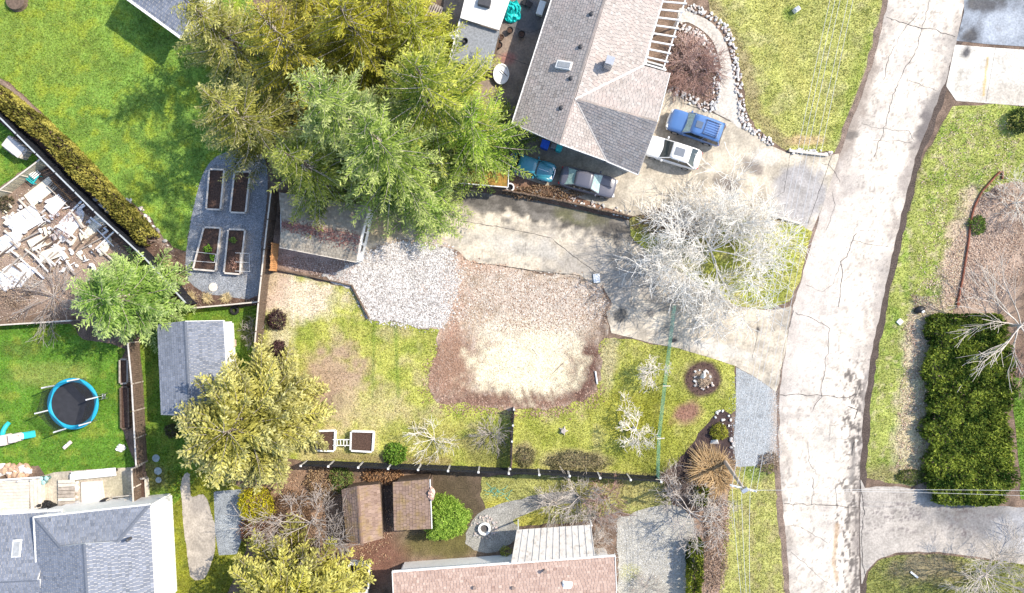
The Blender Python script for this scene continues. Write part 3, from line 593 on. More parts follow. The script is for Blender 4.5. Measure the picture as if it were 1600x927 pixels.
def shingles(poly, m, parent, course=.22, tab=.30, lift=.028, seed=0):
    """overlapping tabs laid in courses over a convex roof face; the first edge is the eave"""
    p = [Vector(q) for q in poly]; u = (p[1] - p[0]).normalized()
    n = (p[1] - p[0]).cross(p[2] - p[0]).normalized()
    if n.z < 0: n = -n
    v = n.cross(u)
    if v.z < 0: v = -v
    uv = [((q - p[0]).dot(u), (q - p[0]).dot(v)) for q in p]
    u0 = min(a for a, b in uv) - tab; u1 = max(a for a, b in uv) + tab; v0 = min(b for a, b in uv); v1 = max(b for a, b in uv)
    rn = random.Random(seed); bm = bmesh.new(); lay = bm.faces.layers.float.new('tint')
    j = 0; y = v0
    while y < v1:
        x = u0 + (tab / 2 if j % 2 else 0) + rn.uniform(-.04, .04)
        while x < u1:
            w_ = tab * rn.uniform(.8, 1.2); g = .012; l = lift * rn.uniform(.7, 1.3); yy = y - rn.uniform(0, .02)
            A = p[0] + u * (x + g) + v * yy; B = p[0] + u * (x + w_ - g) + v * yy; T = v * (course + .03)
            q = [bm.verts.new(t) for t in (A + n * .006, B + n * .006, A + n * l, B + n * l, B + T + n * .008, A + T + n * .008)]
            t = min(1, max(0, rn.gauss(.5, .17)))
            for f in ((q[0], q[1], q[3], q[2]), (q[2], q[3], q[4], q[5])): bm.faces.new(f)[lay] = t
            x += w_
        y += course; j += 1
    cen = sum(p, Vector()) / len(p)
    for i in range(len(p)):
        e = p[(i + 1) % len(p)] - p[i]; no = e.cross(n).normalized()
        if (cen - p[i]).dot(no) > 0: no = -no
        bmesh.ops.bisect_plane(bm, geom=bm.verts[:] + bm.edges[:] + bm.faces[:], plane_co=p[i] + no * .015, plane_no=no, clear_outer=True)
    r = root_of(parent); bm.transform((Matrix.Translation(r.location) @ Matrix.Rotation(r.rotation_euler.z, 4, 'Z')).inverted())
    for f in bm.faces: pass
    me = bpy.data.meshes.new('shingles'); bm.to_mesh(me); bm.free(); me.materials.append(m)
    o = bpy.data.objects.new('shingles', me); COL.objects.link(o); o.parent = parent; o['kind'] = 'stuff'; return o
def ridge_caps(pts, m, parent, w=.28, step=.3):
    mb = MB(); p, q = Vector(pts[0]), Vector(pts[1]); d = (q - p); L_ = d.length; d.normalize(); a = d.cross(Vector((0, 0, 1))).normalized() * w / 2
    k = 0.0
    while k < L_ - .05:
        s = p + d * k; e = p + d * min(k + step, L_); z = Vector((0, 0, .045)); z2 = Vector((0, 0, .03))
        mb.add([s - a, s + z, s + a, e - a, e + z2, e + a], [(0, 1, 4, 3), (1, 2, 5, 4), (0, 2, 1), (3, 4, 5)]); k += step
    return build('ridge_cap', mb, m, parent)
def walls(parent, poly, z1, m, name='wall'):
    """four (or more) separate wall slabs standing on the ground"""
    n = len(poly)
    for i in range(n):
        a = Vector((*poly[i][:2], 0)); b = Vector((*poly[(i + 1) % n][:2], 0)); d = (b - a).normalized() * .07
        mb = MB(); mb.beam(a + d * 1.04 + Vector((0, 0, z1 / 2)), b - d * 1.04 + Vector((0, 0, z1 / 2)), .14, z1); build(name, mb, m, parent)
def inset(poly, d):
    c = sum((Vector(p) for p in poly), Vector()) / len(poly); out = []
    n = len(poly)
    for i in range(n):
        p0, p1, p2 = Vector(poly[i - 1]).xy, Vector(poly[i]).xy, Vector(poly[(i + 1) % n]).xy
        def off(a, b):
            e = (b - a).normalized(); nn = Vector((-e.y, e.x))
            if (c.xy - a).dot(nn) < 0: nn = -nn
            return a + nn * d, e
        a, e1 = off(p0, p1); b, e2 = off(p1, p2); cr_ = e1.x * e2.y - e1.y * e2.x
        if abs(cr_) < 1e-4: out.append(a + e1 * (p1 - p0).length); continue
        t = ((b - a).x * e2.y - (b - a).y * e2.x) / cr_; out.append(a + e1 * t)
    return out
def onplane(x, y, tri):
    a_, b_, d_ = [P(*t_) for t_ in tri]; n_ = (b_ - a_).cross(d_ - a_); o_ = Vector((0, 0, CAMH)); r_ = P(x, y) - o_; t_ = (a_ - o_).dot(n_) / r_.dot(n_); return (x, y, (o_ + r_ * t_).z)
def roof_face(parent, pxs, m, deck, seed, z=None, t=.14, **kw):
    pxs = list(pxs[:3]) + [onplane(q[0], q[1], pxs[:3]) for q in pxs[3:]]
    p = [P(*q) for q in pxs]; dk = MB().slab([q - Vector((0, 0, .02)) for q in p], t); build('roof', dk, deck, parent); shingles(p, m, parent, seed=seed, **kw); return p
s_grey = shingle_mat('grey_brown_shingle', (.275, .24, .215), (.47, .425, .39), (.47, .38, .34, .45), .7)
s_cool = shingle_mat('blue_grey_shingle', (.13, .145, .175), (.25, .27, .32))
s_mix = shingle_mat('tan_shingle', (.26, .22, .17), (.48, .42, .33), (.30, .24, .18, .5), .6)
s_red = shingle_mat('red_brown_shingle', (.30, .20, .16), (.52, .39, .32))
s_brown = shingle_mat('brown_shingle', (.19, .125, .095), (.34, .24, .185), (.26, .18, .06, .6), .9)
m_siding = mat('pale_siding', (.55, .53, .49), .8, .15, 3)

# --- main house
ze, zr = 2.7, 4.8
h = thing('house', P(915, 90) , 'big L shaped house with grey brown shingle roof beside the parked cars', 'house')
A0, A1 = (913, -160, ze), (800, 193, ze); R0, R1 = (995, -160, zr), (874, 225, zr); Rm = (899, 155, zr)
E0, E1 = (1084, -160, ze), (1005, 103, ze); V2 = (948, 252, ze); W0, Wr, W1 = (1047, 115, ze), (1027, 191, zr), (997, 273, ze)
roof_face(h, [A1, A0, R0, R1], s_grey, m_trim, 1)
roof_face(h, [E1, E0, R0, Rm], s_grey, m_trim, 2)
roof_face(h, [V2, R1, Rm], s_grey, m_trim, 3)
roof_face(h, [W0, E1, Rm, Wr], s_grey, m_trim, 4)
roof_face(h, [W1, V2, Rm, Wr], s_grey, m_trim, 5)
ridge_caps([P(*R0), P(*R1)], s_grey, h); ridge_caps([P(*Rm), P(*Wr)], s_grey, h)
def strip(name, a, b, w, hh, m, parent, dz=0): return build(name, MB().beam(P(*a) + Vector((0, 0, dz)), P(*b) + Vector((0, 0, dz)), w, hh), m, parent)
strip('valley_flashing', Rm, E1, .13, .03, m_trim, h, .05); strip('valley_flashing', Rm, V2, .10, .03, mat('dull_flashing', (.4, .38, .36), .6), h, .05)
for a, b in ((A0, A1), (E0, E1), (W1, V2)): strip('gutter', a, b, .12, .12, m_trim, h, -.02)
for a, b in ((W0, Wr), (Wr, W1), (A1, R1), (R1, V2)): strip('bargeboard', a, b, .05, .16, m_trim, h, -.03)
fp = [P(*q) for q in (A0, A1, V2, W1, W0, E1, E0)]
fpi = inset(fp, .5); walls(h, fpi, 2.55, m_siding)
for v in ((924, 24), (907, 75), (892, 124), (877, 170)):
    z0 = 4.3; pb = P(*v, z0); build('roof_vent', MB().lathe(pb - Vector((0, 0, .35)), [(.13, 0), (.13, .45), (.2, .46), (.2, .6), (.1, .68)], 12), m_dark, h, True)
zc = P(*onplane(881, 103, (A1, A0, R0))) + Vector((0, 0, .1)); sl = MB().box(zc, (1.3, .66, .28), R(-18), 0, R(-24)); sk = build('skylight', sl, m_trim, h, bevel=.03)
build('skylight_pane', MB().box(zc + Vector((0, 0, .13)), (1.05, .42, .1), R(-18), 0, R(-24)), mat('skylight_glass', (.35, .36, .36), .12, .2, 4, spec=.6), sk)
cc = P(951, 100, 4.5); ch = build('chimney', MB().box(cc - Vector((0, 0, .1)), (.62, .62, 1.3), R(-17)), mat('chimney_metal', (.42, .40, .38), .6, .25, 4), h, bevel=.03)
build('chimney_cap', MB().box(cc + Vector((0, 0, .68)), (.5, .5, .1), R(-17)).box(cc + Vector((0, 0, .82)), (.62, .62, .07), R(-17)), m_metal, ch)
# pergola at the house front
pg = thing('pergola', P(1040, 55), 'white slatted pergola along the house front by the curved path', 'pergola')
def lerp(a, b, t): return a[0] + (b[0] - a[0]) * t, a[1] + (b[1] - a[1]) * t
a0, a1, b0, b1 = (1046, -60), (1008, 102), (1090, -60), (1036, 109)
build('beam', MB().beam(P(*b0, 2.5), P(*b1, 2.5), .1, .2), m_trim, pg)
build('beam', MB().beam(P(*a0, 2.5), P(*a1, 2.5), .1, .2), m_trim, pg)
for k in range(14):
    t = k / 13; q0 = lerp(a0, a1, t); q1 = lerp(b0, b1, t)
    if t == 1: q0, q1 = (1007, 100), (1037, 109)
    build('rafter', MB().beam(P(*q0, 2.66), P(q1[0] + 4, q1[1] + 1, 2.66), .11, .12), m_trim, pg)
for t in (.05, .5, .97):
    q = lerp(b0, b1, t); pb = P(*q, 2.5); build('post', MB().box((pb.x, pb.y, 1.2), (.12, .12, 2.4)), m_trim, pg)

# --- brown garage left of the gravel
g = thing('garage', P(500, 355), 'small garage with tan shingle roof and white gable beside the gravel heap', 'garage')
gz, gr = 2.3, 3.15
ea, eb = (436, 301, gz), (577, 323, gz); ra, rb = (440, 349, gr), (563, 370, gr); fa, fb = (437, 387, gz), (557, 410, gz)
roof_face(g, [eb, ea, ra, rb], s_mix, m_greywood, 6); roof_face(g, [fa, fb, rb, ra], s_mix, m_greywood, 7); ridge_caps([P(*ra), P(*rb)], s_red, g)
strip('gutter', fa, fb, .07, .08, m_palewood, g, 0); strip('bargeboard', fb, rb, .05, .12, m_palewood, g, -.02); strip('bargeboard', rb, eb, .05, .12, m_palewood, g, -.02)
rgm = np.random.default_rng(4); nm_ = 1500; tt = rgm.random(nm_); dd_ = rgm.normal(4, 8, nm_) * (.4 + tt); Vm = []
for t_, d_ in zip(tt, dd_):
    q_ = P(ra[0] + (rb[0] - ra[0]) * t_, ra[1] + (rb[1] - ra[1]) * t_ + d_, gr - abs(d_) * .0225 + .05); a_ = rgm.uniform(0, 6.28); s_ = rgm.uniform(.03, .08)
    Vm += [(q_.x + s_ * math.cos(a_ + k_ * 2.1), q_.y + s_ * math.sin(a_ + k_ * 2.1), q_.z + rgm.uniform(0, .04)) for k_ in range(3)]
mo_ = np_obj('roof_moss', np.array(Vm), np.arange(nm_ * 3).reshape(nm_, 3), m_litter, np.array([.24, .12, .10]) * rgm.uniform(.5, 1.5, (nm_, 1)), parent=g); mo_['kind'] = 'stuff'
gp = [P(*q) for q in (ea, fa, fb, eb)]; gi = inset(gp, .12); walls(g, gi, 2.2, m_white)
gw = [Vector((*gi[2], 0)), Vector((*gi[3], 0))]; dd = (gw[1] - gw[0]).normalized(); nn = Vector((dd.y, -dd.x, 0))
if nn.x < 0: nn = -nn
build('gable_wall', MB().add([gw[0] + nn * .02 + Vector((0, 0, 2.2)), gw[1] + nn * .02 + Vector((0, 0, 2.2)), (gw[0] + gw[1]) / 2 + nn * .02 + Vector((0, 0, 3.0)), gw[0] - nn * .08 + Vector((0, 0, 2.2)), gw[1] - nn * .08 + Vector((0, 0, 2.2)), (gw[0] + gw[1]) / 2 - nn * .08 + Vector((0, 0, 3.0))], [(0, 1, 2), (5, 4, 3), (0, 3, 4, 1), (1, 4, 5, 2), (2, 5, 3, 0)]), m_white, g)
for t, wd in ((.25, .5), (.45, .8), (.62, .5)):
    c = gw[0].lerp(gw[1], t) + nn * .09 + Vector((0, 0, 1.5)); wf = build('window', MB().box(c, (.04, wd + .1, .8), math.atan2(nn.y, nn.x)), m_trim, g); build('pane', MB().box(c + nn * .025, (.02, wd, .68), math.atan2(nn.y, nn.x)), m_glass, wf)

# --- grey roofed shed in the side yard
s = thing('shed', P(300, 575), 'garden shed with blue grey shingle roof between fence and yellow green tree', 'shed')
sz, sr = 2.2, 2.95
q = [(246, 507, sz), (252, 648, sz), (297, 650, sr), (289, 502, sr), (350, 501, sz), (359, 650, sz)]
roof_face(s, [q[0], q[1], q[2], q[3]], s_cool, m_trim, 8); roof_face(s, [q[5], q[4], q[3], q[2]], s_cool, m_trim, 9); ridge_caps([P(*q[3]), P(*q[2])], s_cool, s)
strip('gutter', q[4], q[5], .1, .1, m_trim, s); strip('bargeboard', q[3], q[4], .05, .14, m_trim, s, -.03)
walls(s, inset([P(*x) for x in (q[0], q[1], q[5], q[4])], .2), 2.1, m_white)

# --- house bottom left
b = thing('house', P(120, 870), 'house with blue grey hip roof beside the wooden deck', 'house')
bz, br = 3.6, 5.3
c1, c2, c3, c4 = (53, 808, bz), (234, 788, bz), (183, 847, br), (93, 855, br); cm = (128, 851, br)
c5, c6, c7 = (243, 960, bz), (137, 960, br), (61, 960, bz)
tr_r = (c5, c2, (137, 960, br)); tr_l = (c1, c7, (137, 960, br)); c6 = (137, 960, br); cm = onplane(131, 850, tr_r); c3 = onplane(183, 847, tr_r); c4 = onplane(93, 855, tr_l)
roof_face(b, [c2, c1, c4, c3], s_cool, m_trim, 10, course=.24)
k1 = onplane(189, 960, tr_r); k2 = onplane(97, 960, tr_l)
roof_face(b, [c5, c2, c3, k1], s_cool, m_trim, 11, course=.24); roof_face(b, [c6, cm, c3, k1], s_cool, m_trim, 21, course=.24)
roof_face(b, [c1, c7, k2, c4], s_cool, m_trim, 12, course=.24); roof_face(b, [cm, c6, k2, c4], s_cool, m_trim, 22, course=.24)
build('gable_wall', MB().slab([P(*c4), P(*c3), P(*cm)], .02), m_white, b)
for e in ((c1, c4), (c2, c3), (c4, c3), (cm, c6)): ridge_caps([P(*e[0]), P(*e[1])], s_cool, b)
strip('gutter', c1, c2, .12, .12, m_trim, b); strip('gutter', c1, c7, .12, .12, m_trim, b)
wz, wr = 2.7, 3.9
roof_face(b, [(97, 797, wz), (-140, 812, wz), (-140, 915, wr), (58, 906, wr)], s_cool, m_trim, 13, course=.24)
roof_face(b, [(-140, 1010, wz), (66, 1000, wz), (62, 906, wr), (-140, 915, wr)], s_cool, m_trim, 14, course=.24)
strip('gutter', (97, 797, wz), (-140, 812, wz), .14, .14, m_trim, b); ridge_caps([P(-140, 915, wr), P(58, 906, wr)], s_cool, b)
sp = P(27, 857, 3.3); sk = build('skylight', MB().box(sp, (.75, 1.35, .2), R(4), R(-14)), m_trim, b, bevel=.03); build('skylight_pane', MB().box(sp + Vector((0, 0, .11)), (.5, 1.1, .04), R(4), R(-14)), mat('skylight_glass'), sk)
build('roof_vent', MB().lathe(P(201, 843, 4.9), [(.12, -.3), (.12, .25), (.05, .3)], 10), m_dark, b)
walls(b, inset([P(*x) for x in ((53, 806, bz), (236, 788, bz), (245, 960, bz), (61, 960, bz))], .22), 3.45, m_white)
walls(b, inset([P(*x) for x in ((-140, 812, wz), (97, 797, wz), (104, 990, wz), (-140, 1000, wz))], .4), 2.55, m_white)

# --- house bottom centre
b = thing('house', P(790, 900), 'house with red brown shingle roof below the fire pit', 'house')
t1, t2 = (613, 893, 2.8), (961, 868, 2.8); t3, t4 = (966, 990, 4.3), (618, 1010, 4.3); t5, t6 = (972, 1110, 2.8), (622, 1130, 2.8)
roof_face(b, [t2, t1, t4, t3], s_red, m_trim, 15, course=.2, tab=.27); roof_face(b, [t6, t5, t3, t4], s_red, m_trim, 16, course=.4, tab=.6)
strip('gutter', t1, t2, .14, .14, m_trim, b); strip('bargeboard', t1, t4, .05, .16, m_trim, b); strip('bargeboard', t2, t3, .05, .16, m_trim, b)
walls(b, inset([P(*x) for x in (t1, t2, t5, t6)], .45), 2.65, m_white)
sp = P(886, 915, 3.2); sk = build('skylight', MB().box(sp + Vector((0, 0, .05)), (.8, .75, .28), R(-4), R(14)), m_trim, b, bevel=.03); build('skylight_dome', MB().box(sp + Vector((0, 0, .22)), (.66, .6, .08), R(-4), R(14)), m_white, sk, bevel=.03)
for v in ((742, 916), (802, 916), (851, 891)): build('roof_vent', MB().lathe(P(*v, 3.1), [(.09, -.2), (.09, .3), (.14, .31), (.14, .38)], 10), m_bark_b, b)
# white metal porch roof beside it
pr = thing('porch', P(865, 850), 'white ribbed metal porch roof attached above the red brown roof', 'porch')
pp = [P(*x) for x in ((808, 828, 2.75), (923, 820, 2.75), (929, 869, 2.98), (799, 880, 2.98))]
m_wmetal = mat('chalky_white_metal', (.50, .465, .41), .7, .15, 2, stain=(.2, .17, .13, .7), sscale=2.6)
pr_r = build('metal_sheet', MB().slab(pp, .05), m_wmetal, pr)
for k in range(13):
    t = k / 12; a = pp[0].lerp(pp[1], t); c = pp[3].lerp(pp[2], t); build('rib', MB().beam(a + Vector((0, 0, .02)), c + Vector((0, 0, .02)), .05, .06), m_wmetal, pr_r)
for x in (pp[0], pp[1]): build('post', MB().box((x.x + .1, x.y - .1, 1.35), (.1, .1, 2.7)), m_trim, pr)

# --- two brown sheds at the bottom
s1 = thing('shed', P(565, 800), 'dark brown gabled shed beside the bare tangled tree', 'shed')
z1, z2 = 2.0, 2.75
q = [(534, 765, z1), (542, 846, z1), (565, 850, z2), (558, 760, z2), (593, 757, z1), (598, 841, z1)]
roof_face(s1, [q[0], q[1], q[2], q[3]], s_brown, m_wood, 17, course=.26); roof_face(s1, [q[5], q[4], q[3], q[2]], s_brown, m_wood, 18, course=.26); ridge_caps([P(*q[3]), P(*q[2])], s_brown, s1)
walls(s1, inset([P(*x) for x in (q[0], q[1], q[5], q[4])], .15), 1.85, m_wood)
s2 = thing('shed', P(645, 790), 'small shed with mossy brown shingle lean roof next to round green shrub', 'shed')
q = [(614, 754, 2.2), (672, 749, 2.5), (675, 826, 2.5), (616, 829, 2.2)]
roof_face(s2, [q[0], q[3], q[2], q[1]], s_brown, m_wood, 19, course=.26); walls(s2, inset([P(*x) for x in q], .15), 2.05, m_wood)
strip('bargeboard', q[1], q[2], .06, .14, m_trim, s2)
# --- mossy lean-to, white canopy, grey lean-to behind the main house
lt = thing('lean_to', P(760, 278), 'low flat shed roof covered in orange moss beside the teal car', 'shed')
lp = [P(*x) for x in ((716, 262, 1.7), (795, 266, 1.7), (794, 293, 1.7), (716, 286, 1.7))]
build('roof', MB().slab(lp, .1), mat('orange_moss', (.30, .17, .04), .95, .4, 3, .8, 9, bdist=.05, stain=(.16, .17, .03, .8), sscale=1.2), lt); walls(lt, inset(lp, .1), 1.6, m_wood)
build('edge_trim', MB().beam(lp[2] + Vector((0, 0, .02)), lp[3] + Vector((0, 0, .02)), .07, .1), m_trim, lt); build('edge_trim', MB().beam(lp[1] + Vector((0, 0, .02)), lp[2] + Vector((0, 0, .02)), .07, .1), m_trim, lt)
cn = thing('canopy', P(757, 15), 'flat white canopy roof behind the house beside the teal tarp', 'canopy')
cp = [P(*x) for x in ((740, -60, 2.5), (719, 28, 2.5), (780, 47, 2.5), (812, -45, 2.5))]
build('roof', MB().slab(cp, .12), mat('white_membrane', (.74, .72, .68), .7, .08, 2, stain=(.5, .36, .22, .3), sscale=.8), cn)
for x in cp: c = x.lerp(sum(cp, Vector()) / 4, .06); build('post', MB().box((c.x, c.y, 1.19), (.1, .1, 2.38)), m_trim, cn)
vb = P(757, 4, 2.75); build('roof_vent', MB().box(vb - Vector((0, 0, .08)), (1.0, .62, .35), R(-15)), m_dark, cn, bevel=.04)
gl = thing('lean_to', P(745, 55), 'grey gravel topped lean-to roof under the fir branches', 'shed')
gp2 = [P(*x) for x in ((719, 30, 2.15), (702, 95, 2.15), (766, 110, 2.15), (780, 49, 2.15))]
build('roof', MB().slab(gp2, .12), mat('roof_gravel', (.24, .25, .26), .95, .3, 6, .7, 18), gl); walls(gl, inset(gp2, .1), 2.02, m_wood)
build('edge_trim', MB().beam(gp2[0] + Vector((0, 0, .02)), gp2[1] + Vector((0, 0, .02)), .08, .12), m_white, gl)
# pale roof corner at the top left
nr = thing('house', P(260, -20), 'grey roof corner with white gutter poking in beside the cedars', 'house')
n1, n2, n3, n4 = (190, -8, 2.8), (282, 59, 2.8), (330, -40, 4.2), (250, -120, 4.2)
roof_face(nr, [n1, n2, n3, n4], s_cool, m_trim, 20, course=.3); strip('gutter', n1, n2, .2, .16, m_trim, nr); walls(nr, inset([P(*x) for x in ((190, -8, 2.6), (282, 59, 2.6), (330, -30, 2.6), (250, -110, 2.6))], .5), 2.6, m_white)

def gable(parent, a, r_, b_, m, back=.25, drop=.2):
    pa, pr_, pb_ = P(*a), P(*r_), P(*b_); c_ = Vector(parent.location); d_ = Vector(((pb_ - pa).y, -(pb_ - pa).x, 0)).normalized()
    if (c_ - pa).dot(d_) < 0: d_ = -d_
    z_ = Vector((0, 0, drop)); v_ = [q_ - z_ + d_ * k_ for k_ in (back, back + .1) for q_ in (pa, pb_, pr_)]
    build('gable_wall', MB().add(v_, [(0, 1, 2), (5, 4, 3), (0, 3, 4, 1), (1, 4, 5, 2), (2, 5, 3, 0)]), m, parent)
gable(h, A1, R1, V2, m_siding); gable(h, W0, Wr, W1, m_siding)
gable(s, (246, 507, 2.2), (289, 502, 2.95), (350, 501, 2.2), m_white, .1); gable(s, (252, 648, 2.2), (297, 650, 2.95), (359, 650, 2.2), m_white, .1)
gable(s1, (534, 765, 2.0), (558, 760, 2.75), (593, 757, 2.0), m_wood, .1); gable(s1, (542, 846, 2.0), (565, 850, 2.75), (598, 841, 2.0), m_wood, .1)
# ---------------------------------------------------------------- fences
def fence(name, label, pts, hh, pm, postm, cap=None, spacing=2.45, top=True, board=.15, rail=True, post_h=.06, pw=.1, cat='fence', thick=.03, caprail=None):
    pts = [P(x, y, hh if top else 0) for x, y in pts]; pts = [Vector((p.x, p.y, 0)) for p in pts]
    f = thing(name, pts[len(pts) // 2], label, cat)
    seg = []
    for a, b_ in zip(pts[:-1], pts[1:]):
        n = max(1, round((b_ - a).length / spacing)); seg += [(a.lerp(b_, k / n), a.lerp(b_, (k + 1) / n)) for k in range(n)]
    for i, (a, b_) in enumerate(seg):
        d = (b_ - a).normalized(); nn_ = Vector((-d.y, d.x, 0)); L_ = (b_ - a).length; nb = max(1, int(L_ / board)); w_ = L_ / nb
        mb = MB()
        for k in range(nb):
            c = a + d * (k + .5) * w_; th = hh - random.uniform(0, .03)
            mb.box((c.x + nn_.x * random.choice((-.014, 0, .014)), c.y + nn_.y * random.choice((-.014, 0, .014)), .04 + (th - .04) / 2), (w_ - .022, thick, th - .04), math.atan2(d.y, d.x))
        build('panel', mb, pm, f)
        if rail:
            for z in (.35, hh - .3): build('rail', MB().beam(a + nn_ * (.02 + thick / 2) + Vector((0, 0, z)), b_ + nn_ * (.02 + thick / 2) + Vector((0, 0, z)), .04, .09), pm, f)
        if caprail: build('cap_rail', MB().beam(a + Vector((0, 0, hh + .025)), b_ + Vector((0, 0, hh + .025)), .11, .04), caprail, f)
    for i, p in enumerate([s_[0] for s_ in seg] + [seg[-1][1]]):
        o = build('post', MB().box((p.x, p.y, (hh + post_h) / 2), (pw, pw, hh + post_h)), postm, f)
        if cap: build('post_cap', MB().box((p.x, p.y, hh + post_h + .02), (pw + .05, pw + .05, .05), taper=.7), cap, o)
    return f
m_postw = mat('pale_post', (.5, .48, .45), .7, .15, 4)
fence('fence', 'long black board fence with pale posts below the patchy back lawn', [(470, 728), (513, 729), (700, 736), (890, 744), (1033, 753)], 1.8, m_black, m_postw, m_trim, pw=.12)
fence('fence', 'short black fence with pale posts between the patchy lawn and the pruned trees', [(803, 640), (800, 690), (797, 733)], 1.2, m_black, m_postw, m_trim, spacing=1.6)
fence('fence', 'black diagonal board fence along the cedar hedge and rubble yard', [(-60, 124), (0, 184), (26, 210), (147, 330), (225, 402), (291, 474)], 1.9, m_black, m_black, None, caprail=mat('pale_cap', (.42, .45, .46), .6, .1))
fence('fence', 'pale wooden fence below the raised beds with tan grass clumps', [(294, 482), (350, 477), (402, 472)], 1.0, m_palewood, m_palewood, None, caprail=m_palewood)
fence('fence', 'tall brown wooden fence between raised beds and brown garage', [(424, 296), (413, 390), (404, 473), (396, 563)], 1.8, m_wood, m_wood, None, caprail=m_palewood)
fence('fence', 'orange brown fence gate panel beside the garage corner', [(419, 380), (416, 422)], 1.72, m_orange_wood, m_orange_wood, None, spacing=1.2).location.x += .28
fence('fence', 'brown wooden fence between trampoline lawn and side yard', [(200, 536), (206, 600), (213, 728)], 1.7, m_wood, m_greywood, None, caprail=mat('silver_wood', (.55, .52, .48), .8, .2, 3))
fence('fence', 'brown plank gate beside the patio and the dark planter', [(206, 733), (209, 792)], 1.6, m_wood, m_palewood, None, spacing=1.4, caprail=m_palewood)
fence('fence', 'low weathered fence between rubble yard and trampoline lawn', [(-60, 512), (0, 508), (112, 501)], 1.0, m_greywood, m_greywood, None, caprail=m_palewood)
fence('fence', 'pale beige fence between storage chest and rubble yard', [(-60, 340), (0, 297), (62, 250)], 1.3, mat('beige_boards', (.46, .41, .29), .85, .2, 3), m_palewood, None, caprail=m_palewood)
rw = fence('retaining_wall', 'dark timber retaining wall between the two driveways', [(716, 288), (800, 301), (880, 316), (985, 340)], .7, m_wood, m_wood, None, spacing=2.0, top=False, board=.3, thick=.12, rail=False, cat='wall')
fence('retaining_wall', 'dark timber edging in a crooked line across the lawn corner by the gravel', [(424, 419), (550, 446), (577, 497)], .3, m_wood, m_wood, None, spacing=1.6, top=False, board=.8, thick=.1, rail=False, post_h=.03, cat='wall')
# green wire mesh fence across the front lawn
mf = thing('mesh_fence', P(1044, 610), 'green wire mesh fence across the lower driveway and front lawn', 'fence')
m_mesh = mat('green_wire', (.10, .34, .26), .6, .1)
mpts = [Vector((p.x, p.y, 0)) for p in (P(1051, 476), P(1036, 600), P(1027, 680), P(1025, 743))]
for a, c in zip(mpts[:-1], mpts[1:]):
    mb = MB(); n = int((c - a).length / .16)
    for k in range(n + 1): p = a.lerp(c, k / n); mb.beam(p + Vector((0, 0, .05)), p + Vector((0, 0, 1.25)), .009, .009)
    for z in np.arange(.05, 1.3, .12): mb.beam(a + Vector((0, 0, z)), c + Vector((0, 0, z)), .009, .009)
    build('mesh_panel', mb, m_mesh, mf)
for p in mpts:
    o = build('post', MB().box((p.x, p.y, .65), (.07, .07, 1.3)), m_mesh, mf); build('post_arm', MB().box((p.x, p.y, 1.32), (.62, .07, .05)), m_palewood, o)
# ---------------------------------------------------------------- vegetation
def kites(C, D, Wd, l, w_):
    """leaf-sized kite faces: centre, direction, side vector, length, width"""
    n = len(C); V = np.empty((n, 4, 3), np.float32); l = np.asarray(l).reshape(-1, 1); w_ = np.asarray(w_).reshape(-1, 1)
    V[:, 0] = C - D * l / 2; V[:, 1] = C + Wd * w_ / 2 - D * l * .08; V[:, 2] = C + D * l / 2; V[:, 3] = C - Wd * w_ / 2 - D * l * .08
    return V.reshape(-1, 3), np.arange(n * 4).reshape(n, 4)
def unit(a): return a / (np.linalg.norm(a, axis=-1, keepdims=True) + 1e-9)
def segs_mesh(S_):
    """tapered three-sided sticks from rows p0 p1 r0 r1"""
    S_ = np.asarray(S_, np.float32); p0, p1, r0, r1 = S_[:, :3], S_[:, 3:6], S_[:, 6:7], S_[:, 7:8]
    d = unit(p1 - p0); u = np.where(np.abs(d[:, 2:3]) > .9, np.array([[1, 0, 0]], np.float32), np.array([[0, 0, 1]], np.float32)); a = unit(np.cross(d, u)); b_ = np.cross(a, d)
    V = []
    for p, r in ((p0, r0), (p1, r1)):
        for k in range(3):
            t = 2 * math.pi * k / 3; V.append(p + r * (math.cos(t) * a + math.sin(t) * b_))
    V = np.stack(V, 1).reshape(-1, 3); i = np.arange(len(S_))[:, None] * 6
    F = np.concatenate([i + np.array([[k, (k + 1) % 3, 3 + (k + 1) % 3, 3 + k]]) for k in range(3)], 0)
    return V, F
def trunk(parent, base_, top, r0, r1, m, name='trunk', bend=.1):
    b_, t_ = Vector(base_), Vector(top); pts = [b_.lerp(t_, k / 6) + Vector((random.uniform(-bend, bend), random.uniform(-bend, bend), 0)) * (0 if k in (0, 6) else 1) for k in range(7)]
    return build(name, MB().tube(pts, [r0 + (r1 - r0) * k / 6 for k in range(7)], 8), m, parent, True)
